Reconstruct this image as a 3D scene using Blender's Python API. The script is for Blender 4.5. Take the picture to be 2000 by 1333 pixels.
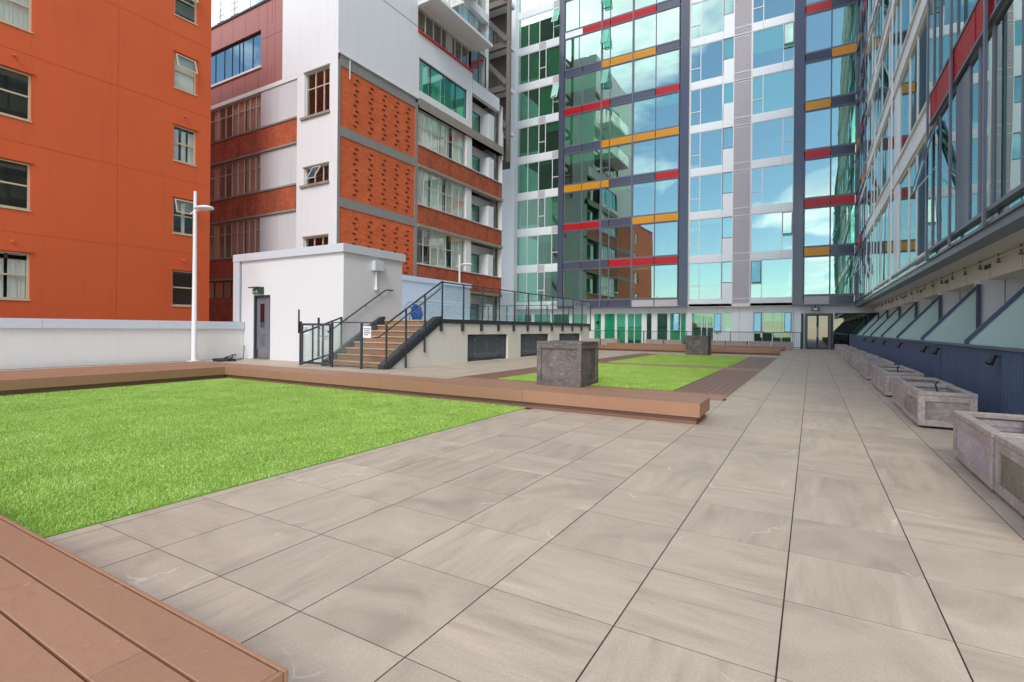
import bpy, bmesh, math, random
import numpy as np
from mathutils import Vector, Matrix
random.seed(7)
rng = np.random.default_rng(7)
for o in list(bpy.data.objects):
    bpy.data.objects.remove(o)
S = bpy.context.scene
COL = S.collection

# ------------------------------------------------------------------ camera
FPX, CYP, YAW, ROLL, CAMH = 999.0, 642.1, math.radians(30.36), math.radians(0.5), 1.23
Fv = Vector((-math.sin(YAW), math.cos(YAW), 0)); R0 = Vector((math.cos(YAW), math.sin(YAW), 0)); D0 = Vector((0, 0, -1))
rv = R0 * math.cos(ROLL) - D0 * math.sin(ROLL)
dv = R0 * math.sin(ROLL) + D0 * math.cos(ROLL)
cam_d = bpy.data.cameras.new('camera')
cam = bpy.data.objects.new('camera', cam_d); COL.objects.link(cam)
m = Matrix((rv, -dv, -Fv)).transposed().to_4x4(); m.translation = Vector((0, 0, CAMH))
cam.matrix_world = m
cam_d.sensor_width = 36.0; cam_d.sensor_fit = 'HORIZONTAL'
cam_d.lens = FPX / 2000 * 36; cam_d.shift_y = -(666.5 - CYP) / 2000
cam_d.clip_start = 0.05; cam_d.clip_end = 3000
S.camera = cam

# ------------------------------------------------------------------ world, sun, exposure
SUN_EL, SUN_AZ = math.radians(44), math.radians(160)      # azimuth clockwise from +Y
w = bpy.data.worlds.new('World'); S.world = w; w.use_nodes = True
nt = w.node_tree; nt.nodes.clear()
def wn(t, **k):
    n = nt.nodes.new(t)
    for a, v in k.items(): setattr(n, a, v)
    return n
sky = wn('ShaderNodeTexSky', sky_type='NISHITA', sun_disc=False, sun_elevation=SUN_EL, sun_rotation=SUN_AZ, altitude=50, air_density=1.0, dust_density=0.15, ozone_density=2.6)
tc = wn('ShaderNodeTexCoord')
sep = wn('ShaderNodeSeparateXYZ'); nt.links.new(tc.outputs['Generated'], sep.inputs[0])
zc = wn('ShaderNodeMath', operation='MAXIMUM'); nt.links.new(sep.outputs['Z'], zc.inputs[0]); zc.inputs[1].default_value = 0.0
za = wn('ShaderNodeMath', operation='ADD'); nt.links.new(zc.outputs[0], za.inputs[0]); za.inputs[1].default_value = 0.22
vd = []
for ax in ('X', 'Y'):
    d = wn('ShaderNodeMath', operation='DIVIDE'); nt.links.new(sep.outputs[ax], d.inputs[0]); nt.links.new(za.outputs[0], d.inputs[1]); vd.append(d)
cmb = wn('ShaderNodeCombineXYZ'); nt.links.new(vd[0].outputs[0], cmb.inputs[0]); nt.links.new(vd[1].outputs[0], cmb.inputs[1]); cmb.inputs[2].default_value = 8.2
cn = wn('ShaderNodeTexNoise'); cn.inputs['Scale'].default_value = 1.25; cn.inputs['Detail'].default_value = 9; cn.inputs['Roughness'].default_value = 0.56; cn.inputs['Distortion'].default_value = 0.35
nt.links.new(cmb.outputs[0], cn.inputs['Vector'])
cr = wn('ShaderNodeValToRGB'); cr.color_ramp.elements[0].position = 0.46; cr.color_ramp.elements[1].position = 0.61
nt.links.new(cn.outputs['Fac'], cr.inputs[0])
cn2 = wn('ShaderNodeTexNoise'); cn2.inputs['Scale'].default_value = 3.1; cn2.inputs['Detail'].default_value = 6
nt.links.new(cmb.outputs[0], cn2.inputs['Vector'])
cc = wn('ShaderNodeValToRGB'); cc.color_ramp.elements[0].position = 0.3; cc.color_ramp.elements[0].color = (8.6, 9.0, 9.8, 1); cc.color_ramp.elements[1].position = 0.62; cc.color_ramp.elements[1].color = (17.0, 16.8, 16.4, 1)
nt.links.new(cn2.outputs['Fac'], cc.inputs[0])
mx = wn('ShaderNodeMixRGB'); nt.links.new(cr.outputs[0], mx.inputs[0]); nt.links.new(sky.outputs[0], mx.inputs[1]); nt.links.new(cc.outputs[0], mx.inputs[2])
bg = wn('ShaderNodeBackground'); bg.inputs[1].default_value = 0.14; nt.links.new(mx.outputs[0], bg.inputs[0])
wo = wn('ShaderNodeOutputWorld'); nt.links.new(bg.outputs[0], wo.inputs[0])
sun_d = bpy.data.lights.new('sun', 'SUN'); sun_d.energy = 1.4; sun_d.angle = math.radians(22); sun_d.color = (1.0, 0.94, 0.85)
sun = bpy.data.objects.new('sun', sun_d); COL.objects.link(sun)
sdir = Vector((math.sin(SUN_AZ) * math.cos(SUN_EL), math.cos(SUN_AZ) * math.cos(SUN_EL), math.sin(SUN_EL)))
sun.rotation_euler = sdir.to_track_quat('Z', 'Y').to_euler()
S.view_settings.view_transform = 'Standard'; S.view_settings.look = 'None'
S.view_settings.exposure = 0.58; S.view_settings.gamma = 1.0; S.view_settings.use_curve_mapping = False
S.cycles.max_bounces = 10; S.cycles.transparent_max_bounces = 16; S.cycles.glossy_bounces = 5; S.cycles.diffuse_bounces = 6
S.cycles.caustics_reflective = True; S.cycles.caustics_refractive = False
S.cycles.sample_clamp_indirect = 5.0; S.cycles.blur_glossy = 1.0

# ------------------------------------------------------------------ materials
def srgb(r, g, b):
    f = lambda c: (c / 255 / 12.92) if c / 255 <= 0.04045 else ((c / 255 + 0.055) / 1.055) ** 2.4
    return (f(r), f(g), f(b), 1)
class NB:
    """small node-building helper for one material"""
    def __init__(s, name):
        s.m = bpy.data.materials.new(name); s.m.use_nodes = True; s.t = s.m.node_tree; s.t.nodes.clear()
        s.out = s.t.nodes.new('ShaderNodeOutputMaterial')
    def n(s, t, inp=None, **k):
        n = s.t.nodes.new(t)
        for a, v in k.items(): setattr(n, a, v)
        for key, v in (inp or {}).items():
            if hasattr(v, 'links') or isinstance(v, bpy.types.NodeSocket): s.t.links.new(v, n.inputs[key])
            else: n.inputs[key].default_value = v
        return n
    def obj(s): return s.n('ShaderNodeTexCoord').outputs['Object']
    def pos(s): return s.n('ShaderNodeNewGeometry').outputs['Position']
    def map(s, v, scale=(1, 1, 1), loc=(0, 0, 0), rot=(0, 0, 0)): return s.n('ShaderNodeMapping', {0: v, 'Scale': scale, 'Location': loc, 'Rotation': rot}).outputs[0]
    def noise(s, v, sc, det=4, ro=0.55, dist=0.0): return s.n('ShaderNodeTexNoise', {'Vector': v, 'Scale': sc, 'Detail': det, 'Roughness': ro, 'Distortion': dist}).outputs['Fac']
    def ramp(s, f, *st):
        n = s.n('ShaderNodeValToRGB', {0: f}); e = n.color_ramp.elements
        while len(e) < len(st): e.new(0.5)
        for el, (p, c) in zip(e, st): el.position = p; el.color = c if len(c) == 4 else (*c, 1)
        return n.outputs[0]
    def mix(s, f, a, b, bt='MIX'): return s.n('ShaderNodeMixRGB', {0: f, 1: a, 2: b}, blend_type=bt).outputs[0]
    def math(s, op, a, b=0.0): return s.n('ShaderNodeMath', {0: a, 1: b}, operation=op).outputs[0]
    def bump(s, h, st, dist=0.01): return s.n('ShaderNodeBump', {'Height': h, 'Strength': st, 'Distance': dist}).outputs[0]
    def pbr(s, **k):
        n = s.n('ShaderNodeBsdfPrincipled', {a.replace('_', ' '): v for a, v in k.items()})
        s.t.links.new(n.outputs[0], s.out.inputs[0]); return s.m
g1 = lambda v: (v, v, v, 1)
def paint(name, col, rough=0.5, var=0.06, sc=1.2, grime=0.0, metal=0.0, bump=0.0, spec=0.5):
    b = NB(name); p = b.obj()
    f = b.noise(p, sc, 5); c = b.mix(f, tuple(x * (1 - var) for x in col[:3]) + (1,), tuple(min(1, x * (1 + var)) for x in col[:3]) + (1,))
    if grime:
        st = b.noise(b.map(p, (3, 3, 0.25)), 1.5, 6, 0.6); f2 = b.ramp(st, (0.52, g1(0)), (0.8, g1(1)))
        c = b.mix(b.math('MULTIPLY', f2, grime), c, tuple(x * 0.45 for x in col[:3]) + (1,))
    k = dict(Base_Color=c, Roughness=rough, Metallic=metal); k['Specular_IOR_Level'] = spec
    m_ = b.n('ShaderNodeBsdfPrincipled', {'Base Color': c, 'Roughness': rough, 'Metallic': metal, 'Specular IOR Level': spec})
    if bump: b.t.links.new(b.bump(b.noise(p, 60, 3), bump, 0.004), m_.inputs['Normal'])
    b.t.links.new(m_.outputs[0], b.out.inputs[0]); return b.m
M = {}
M['white_render'] = paint('white_render', g1(0.70), 0.8, 0.02, 0.6, 0.06, bump=0.15)
M['cream_render'] = paint('cream_render', srgb(226, 222, 212), 0.8, 0.03, 0.6, 0.10, bump=0.15)
M['parapet_render'] = paint('parapet_render', srgb(222, 219, 214), 0.85, 0.03, 0.5, 0.12, bump=0.15)
M['cap_metal'] = paint('cap_metal', srgb(202, 207, 213), 0.42, 0.03, 0.8, 0.05)
M['blue_white'] = paint('blue_white', srgb(196, 212, 232), 0.7, 0.03, 0.5, 0.04)
M['charcoal'] = paint('charcoal', srgb(58, 62, 68), 0.4, 0.08, 3)
M['black'] = paint('black', srgb(26, 27, 29), 0.5, 0.1, 3)
M['door_grey'] = paint('door_grey', srgb(112, 112, 120), 0.5, 0.05, 2)
M['steel'] = paint('steel', srgb(190, 190, 188), 0.3, 0.05, 3, metal=1.0)
M['white_metal'] = paint('white_metal', g1(0.78), 0.35, 0.03, 2)
M['frame_white'] = paint('frame_white', g1(0.80), 0.4, 0.03, 0.3, 0.03)
M['panel_white'] = paint('panel_white', srgb(232, 236, 238), 0.33, 0.03, 0.25, 0.04)
M['frame_slate'] = paint('frame_slate', srgb(104, 108, 122), 0.35, 0.06, 0.3)
M['panel_slate'] = paint('panel_slate', srgb(78, 83, 100), 0.13, 0.10, 0.3)
M['soffit'] = paint('soffit', srgb(232, 228, 220), 0.7, 0.03, 0.4, 0.08)
M['lilac'] = paint('lilac', srgb(226, 229, 238), 0.6, 0.03, 0.5, 0.06)
M['navy'] = paint('navy', srgb(74, 86, 112), 0.4, 0.10, 1.5)
M['blade_blue'] = paint('blade_blue', srgb(86, 98, 122), 0.35, 0.06, 1.5)
M['brick_shadow_tone'] = paint('brick_shadow_tone', srgb(96, 44, 26), 0.9, 0.2, 5)  # dark brown standing in for the shade under projecting bricks
M['louvre_grey'] = paint('louvre_grey', srgb(92, 98, 106), 0.4, 0.08, 3)
M['interior'] = paint('interior', srgb(206, 198, 184), 0.8, 0.10, 0.5)
M['interior_dark'] = paint('interior_dark', srgb(92, 84, 76), 0.8, 0.15, 0.5)
M['blind'] = paint('blind', g1(0.78), 0.7, 0.03, 1.0)
M['old_white'] = paint('old_white', srgb(226, 226, 226), 0.7, 0.03, 0.3, 0.16)
M['old_panel'] = paint('old_panel', srgb(206, 204, 205), 0.6, 0.04, 0.4, 0.22)
M['concrete_frame'] = paint('concrete_frame', srgb(140, 138, 132), 0.85, 0.10, 1.0, 0.3, bump=0.3)
M['concrete_dirty'] = paint('concrete_dirty', srgb(150, 142, 130), 0.85, 0.12, 1.0, 0.55, bump=0.3)
M['brown_clad'] = paint('brown_clad', srgb(168, 110, 98), 0.4, 0.06, 0.5, 0.12)
M['old_frame'] = paint('old_frame', srgb(205, 200, 190), 0.6, 0.05, 1.0, 0.2)
M['dark_frame'] = paint('dark_frame', srgb(52, 46, 44), 0.5, 0.1, 1.0)
M['rust_steel'] = paint('rust_steel', srgb(128, 118, 110), 0.6, 0.14, 1.5, 0.4)
M['timber_frame'] = paint('timber_frame', srgb(200, 182, 152), 0.6, 0.05, 2, 0.15)
M['red'] = paint('red', srgb(198, 26, 30), 0.35, 0.06, 0.6)
M['yellow'] = paint('yellow', srgb(226, 160, 22), 0.35, 0.06, 0.6)
M['grey_panel'] = paint('grey_panel', srgb(190, 184, 188), 0.4, 0.04, 0.5)
M['sign_green'] = paint('sign_green', srgb(20, 120, 70), 0.4, 0.04, 3)
M['blue_cloth'] = paint('blue_cloth', srgb(30, 84, 160), 0.9, 0.15, 6)
M['asphalt'] = paint('asphalt', g1(0.05), 0.9, 0.2, 0.2)
M['rubber'] = paint('rubber', srgb(34, 44, 42), 0.6, 0.2, 5)
M['dark_joint'] = paint('dark_joint', srgb(52, 46, 40), 0.9, 0.2, 4)
def curtain_mat(name, col):
    b = NB(name); p = b.obj()
    s_ = b.n('ShaderNodeSeparateXYZ', {0: p}); u = b.math('ADD', s_.outputs[0], s_.outputs[1])
    wv = b.noise(b.n('ShaderNodeCombineXYZ', {0: b.math('MULTIPLY', u, 9.0), 2: b.math('MULTIPLY', s_.outputs[2], 0.35)}).outputs[0], 1.0, 3)
    c = b.mix(wv, tuple(x * 0.75 for x in col[:3]) + (1,), col)
    return b.pbr(Base_Color=c, Roughness=0.85, Normal=b.bump(wv, 1.0, 0.06))
M['curtain'] = curtain_mat('curtain', g1(0.82)); M['curtain_beige'] = curtain_mat('curtain_beige', srgb(196, 178, 168)); M['curtain_pink'] = curtain_mat('curtain_pink', srgb(226, 190, 184))
# orange paint
b = NB('orange_paint'); p = b.obj()
c = b.mix(b.noise(p, 0.35, 5), srgb(200, 84, 38), srgb(213, 95, 46))
st = b.ramp(b.noise(b.map(p, (2.2, 2.2, 0.15)), 1.4, 6, 0.62), (0.52, g1(0)), (0.85, g1(0.35)))
c = b.mix(st, c, srgb(180, 72, 34))
sp = b.ramp(b.noise(p, 9.0, 3), (0.60, g1(0)), (0.75, g1(0.12)))
c = b.mix(sp, c, srgb(224, 122, 80))
M['orange'] = b.pbr(Base_Color=c, Roughness=0.75, Normal=b.bump(b.noise(p, 22, 4), 0.12, 0.006))
# brick
def brick_mat(name, c1, c2, cm, stain=0.0):
    b = NB(name); p = b.obj(); s_ = b.n('ShaderNodeSeparateXYZ', {0: p})
    v = b.n('ShaderNodeCombineXYZ', {0: b.math('ADD', s_.outputs[0], s_.outputs[1]), 1: s_.outputs[2]}).outputs[0]
    br = b.n('ShaderNodeTexBrick', {'Vector': v, 'Color1': c1, 'Color2': c2, 'Mortar': cm, 'Scale': 1.0, 'Mortar Size': 0.007, 'Bias': -0.1, 'Brick Width': 0.24, 'Row Height': 0.086})
    c = b.mix(b.ramp(b.noise(p, 1.3, 6, 0.65), (0.35, g1(0.0)), (0.75, g1(0.35))), br.outputs[0], srgb(150, 62, 30))
    c = b.mix(b.ramp(b.noise(p, 7.0, 2), (0.55, g1(0.0)), (0.8, g1(0.35))), c, srgb(214, 122, 66))
    if stain: c = b.mix(b.ramp(b.noise(b.map(p, (1.6, 1.6, 0.7)), 1.0, 7, 0.7), (0.45, g1(0)), (0.72, g1(stain))), c, srgb(52, 38, 30))
    return b.pbr(Base_Color=c, Roughness=0.85, Normal=b.bump(br.outputs['Fac'], -0.6, 0.012))
M['brick'] = brick_mat('brick', srgb(226, 104, 48), srgb(202, 84, 38), srgb(190, 120, 84))
M['brick_old'] = brick_mat('brick_old', srgb(196, 92, 54), srgb(166, 72, 42), srgb(160, 108, 84), 0.6)
# stone pavers: every tile gets its own vein direction, tone and marks from its cell
b = NB('paver_stone'); p = b.pos()
ofs = b.n('ShaderNodeVectorMath', {0: p, 1: (0.1, -0.25, 0)}, operation='ADD').outputs[0]
s_ = b.n('ShaderNodeSeparateXYZ', {0: ofs})
cell = b.n('ShaderNodeCombineXYZ', {0: b.math('FLOOR', b.math('DIVIDE', s_.outputs[0], 0.6)), 1: b.math('FLOOR', b.math('DIVIDE', s_.outputs[1], 0.6))}).outputs[0]
wn1 = b.n('ShaderNodeTexWhiteNoise', {'Vector': cell}); rc = b.n('ShaderNodeSeparateXYZ', {0: wn1.outputs['Color']})
loc = b.n('ShaderNodeVectorMath', {0: p, 1: b.n('ShaderNodeVectorMath', {0: wn1.outputs['Color'], 'Scale': 60.0}, operation='SCALE').outputs[0]}, operation='ADD').outputs[0]
va = b.noise(b.map(loc, (1.0, 7.0, 1.0), rot=(0, 0, 0.14)), 1.5, 7, 0.62, 0.5); vb = b.noise(b.map(loc, (7.0, 1.0, 1.0), rot=(0, 0, -0.14)), 1.5, 7, 0.62, 0.5)
streak = b.mix(b.math('GREATER_THAN', rc.outputs[0], 0.5), va, vb)
iso = b.noise(loc, 2.4, 6, 0.6, 0.8)
pat = b.mix(b.math('GREATER_THAN', rc.outputs[1], 0.62), streak, iso)
c = b.ramp(pat, (0.28, srgb(170, 160, 148)), (0.47, srgb(192, 181, 168)), (0.60, srgb(200, 189, 176)), (0.76, srgb(214, 202, 186)))
tone = b.mix(rc.outputs[2], srgb(240, 231, 220), srgb(255, 247, 234)); c = b.mix(1.0, c, tone, 'MULTIPLY')
fine = b.noise(p, 85, 4, 0.7); c = b.mix(b.ramp(fine, (0.36, g1(0.30)), (0.55, g1(0))), c, srgb(140, 132, 124))
c = b.mix(b.ramp(b.noise(p, 130, 2), (0.66, g1(0)), (0.76, g1(0.4))), c, srgb(232, 226, 216))
vein = b.n('ShaderNodeTexVoronoi', {'Vector': b.n('ShaderNodeVectorMath', {0: loc, 1: b.n('ShaderNodeVectorMath', {0: b.n('ShaderNodeTexNoise', {'Vector': loc, 'Scale': 3.0, 'Detail': 5}).outputs['Color'], 'Scale': 0.5}, operation='SCALE').outputs[0]}, operation='ADD').outputs[0], 'Scale': 1.5}, feature='DISTANCE_TO_EDGE').outputs[0]
vf = b.math('MULTIPLY', b.ramp(vein, (0.0, g1(0.8)), (0.018, g1(0))), b.ramp(b.noise(loc, 2.2, 3), (0.57, g1(0)), (0.68, g1(0.85))))
c = b.mix(vf, c, srgb(232, 220, 202))
dirt = b.ramp(b.noise(p, 0.45, 6, 0.6), (0.45, g1(0)), (0.75, g1(0.16))); c = b.mix(dirt, c, srgb(150, 142, 134))
M['paver'] = b.pbr(Base_Color=c, Roughness=b.math('ADD', b.math('MULTIPLY', pat, 0.2), 0.46), Normal=b.bump(fine, 0.10, 0.003))
# composite decking
def deck_mat(name, ca, cb):
    b = NB(name); p = b.obj(); oi = b.n('ShaderNodeObjectInfo').outputs['Random']
    gl = b.noise(p, 1.1, 5, 0.6); gr = b.noise(p, 55, 3, 0.7)
    c = b.mix(gl, ca, cb); c = b.mix(b.math('MULTIPLY', oi, 0.28), c, tuple(x * 0.72 for x in ca[:3]) + (1,))
    c = b.mix(b.ramp(gr, (0.35, g1(0.22)), (0.6, g1(0))), c, tuple(x * 0.6 for x in ca[:3]) + (1,))
    c = b.mix(b.ramp(b.noise(p, 3.3, 5, 0.65, 1.0), (0.60, g1(0)), (0.72, g1(0.32))), c, tuple(x * 0.55 for x in ca[:3]) + (1,))
    c = b.mix(b.ramp(b.noise(p, 24, 2), (0.70, g1(0)), (0.78, g1(0.35))), c, srgb(214, 184, 160))
    return b.pbr(Base_Color=c, Roughness=0.5, Normal=b.bump(gr, 0.12, 0.003))
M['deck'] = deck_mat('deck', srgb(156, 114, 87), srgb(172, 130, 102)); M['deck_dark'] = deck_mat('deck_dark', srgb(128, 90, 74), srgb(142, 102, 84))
# concrete planters
def planter_mat(name, ca, cb, cs, scuff):
    b = NB(name); p = b.obj(); oi = b.n('ShaderNodeObjectInfo').outputs['Random']
    v = b.n('ShaderNodeVectorMath', {0: p, 1: b.n('ShaderNodeCombineXYZ', {0: b.math('MULTIPLY', oi, 37.0), 1: b.math('MULTIPLY', oi, 11.0)}).outputs[0]}, operation='ADD').outputs[0]
    n1 = b.noise(v, 3.2, 7, 0.65, 0.4); n2 = b.noise(v, 26, 5, 0.7)
    c = b.ramp(n1, (0.32, ca), (0.62, cb)); c = b.mix(b.ramp(n2, (0.40, g1(0.5)), (0.60, g1(0))), c, tuple(x * 0.62 for x in ca[:3]) + (1,))
    c = b.mix(b.ramp(b.noise(b.map(v, (1, 1, 2.5)), 5.0, 6, 0.7), (0.58, g1(0)), (0.74, g1(scuff))), c, cs)
    c = b.mix(b.math('MULTIPLY', oi, 0.25), c, tuple(x * 0.7 for x in ca[:3]) + (1,))
    return b.pbr(Base_Color=c, Roughness=0.8, Normal=b.bump(n2, 0.35, 0.006))
M['planter'] = planter_mat('planter', srgb(160, 148, 143), srgb(192, 181, 175), srgb(222, 214, 206), 0.5)
M['planter_moss'] = planter_mat('planter_moss', srgb(112, 110, 94), srgb(146, 142, 126), srgb(190, 184, 172), 0.4)
M['planter_lilac'] = planter_mat('planter_lilac', srgb(166, 154, 162), srgb(196, 184, 190), srgb(226, 218, 220), 0.5)
M['planter_pitted'] = planter_mat('planter_pitted', srgb(124, 112, 106), srgb(172, 160, 152), srgb(222, 214, 204), 0.9)
M['planter_dark'] = planter_mat('planter_dark', srgb(92, 84, 80), srgb(132, 122, 116), srgb(188, 182, 176), 0.7)
M['soil'] = paint('soil', srgb(84, 76, 68), 0.95, 0.3, 8, bump=0.8)
# turf
b = NB('turf'); p = b.pos(); r_ = b.n('ShaderNodeNewGeometry').outputs['Random Per Island']
c = b.mix(b.ramp(b.noise(p, 2.2, 6, 0.62, 0.6), (0.34, g1(0)), (0.66, g1(1))), srgb(152, 188, 72), srgb(188, 214, 112))
c = b.mix(b.math('MULTIPLY', r_, 0.5), c, srgb(170, 198, 86)); c = b.mix(b.math('GREATER_THAN', r_, 0.93), c, srgb(214, 220, 150))
c = b.mix(b.ramp(b.noise(p, 1.1, 5, 0.6, 0.8), (0.42, g1(0)), (0.62, g1(0.30))), c, srgb(122, 160, 58))
M['turf'] = b.pbr(Base_Color=c, Roughness=0.55)
b = NB('turf_base'); p = b.pos()
M['turf_base'] = b.pbr(Base_Color=b.mix(b.noise(p, 6, 5), srgb(104, 146, 46), srgb(130, 170, 62)), Roughness=0.9)
# glass
def glass_mat(name, tint, refl, wav=0.0, rough=0.0, rtint=(1, 1, 1, 1), add=0.45):
    b = NB(name)
    tr = b.n('ShaderNodeBsdfTransparent', {'Color': tint})
    gl = b.n('ShaderNodeBsdfGlossy', {'Color': rtint, 'Roughness': rough})
    if wav:
        oi = b.n('ShaderNodeObjectInfo').outputs['Random']
        v = b.n('ShaderNodeVectorMath', {0: b.pos(), 1: b.n('ShaderNodeCombineXYZ', {0: b.math('MULTIPLY', oi, 91.0), 1: b.math('MULTIPLY', oi, 47.0)}).outputs[0]}, operation='ADD').outputs[0]
        b.t.links.new(b.bump(b.noise(b.map(v, (1.0, 1.0, 0.35)), 0.5, 1), wav, 0.05), gl.inputs['Normal'])
    lw = b.n('ShaderNodeLayerWeight', {'Blend': 0.25}).outputs['Fresnel']
    f = b.math('MINIMUM', b.math('ADD', b.math('MULTIPLY', lw, add), refl), 0.96)
    mxs = b.n('ShaderNodeMixShader', {0: f, 1: tr.outputs[0], 2: gl.outputs[0]})
    b.t.links.new(mxs.outputs[0], b.out.inputs[0]); return b.m
M['glass_green'] = glass_mat('glass_green', srgb(176, 234, 212), 0.34, 0.20, rtint=(0.90, 1.0, 0.97, 1))
M['glass_wing'] = glass_mat('glass_wing', srgb(140, 204, 196), 0.42, 0.22, rtint=(0.86, 1.0, 0.98, 1))
M['glass_old'] = glass_mat('glass_old', srgb(248, 250, 246), 0.03, 0.15, add=0.25)
M['glass_teal'] = glass_mat('glass_teal', srgb(172, 240, 220), 0.12, 0.10)
M['glass_clear'] = glass_mat('glass_clear', srgb(249, 253, 252), 0.025, add=0.25)
M['glass_mirror'] = glass_mat('glass_mirror', srgb(96, 88, 78), 0.20, 0.05, rtint=(0.8, 0.86, 0.84, 1))
b = NB('glass_frosted')
dif = b.n('ShaderNodeBsdfDiffuse', {'Color': srgb(224, 246, 243)}); trl = b.n('ShaderNodeBsdfTranslucent', {'Color': srgb(226, 248, 245)}); glo = b.n('ShaderNodeBsdfGlossy', {'Roughness': 0.22})
m1 = b.n('ShaderNodeMixShader', {0: 0.45, 1: dif.outputs[0], 2: trl.outputs[0]})
m2 = b.n('ShaderNodeMixShader', {0: b.math('ADD', b.math('MULTIPLY', b.n('ShaderNodeLayerWeight', {'Blend': 0.2}).outputs['Fresnel'], 0.5), 0.04), 1: m1.outputs[0], 2: glo.outputs[0]})
b.t.links.new(m2.outputs[0], b.out.inputs[0]); M['glass_frosted'] = b.m
def lamp_mat(name, col, st):
    b = NB(name); e = b.n('ShaderNodeEmission', {'Color': col, 'Strength': st}); b.t.links.new(e.outputs[0], b.out.inputs[0]); return b.m
M['lit_tube'] = lamp_mat('lit_tube', srgb(255, 226, 160), 3.0)
M['lit_sign'] = lamp_mat('lit_sign', srgb(60, 190, 120), 0.5)

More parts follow.
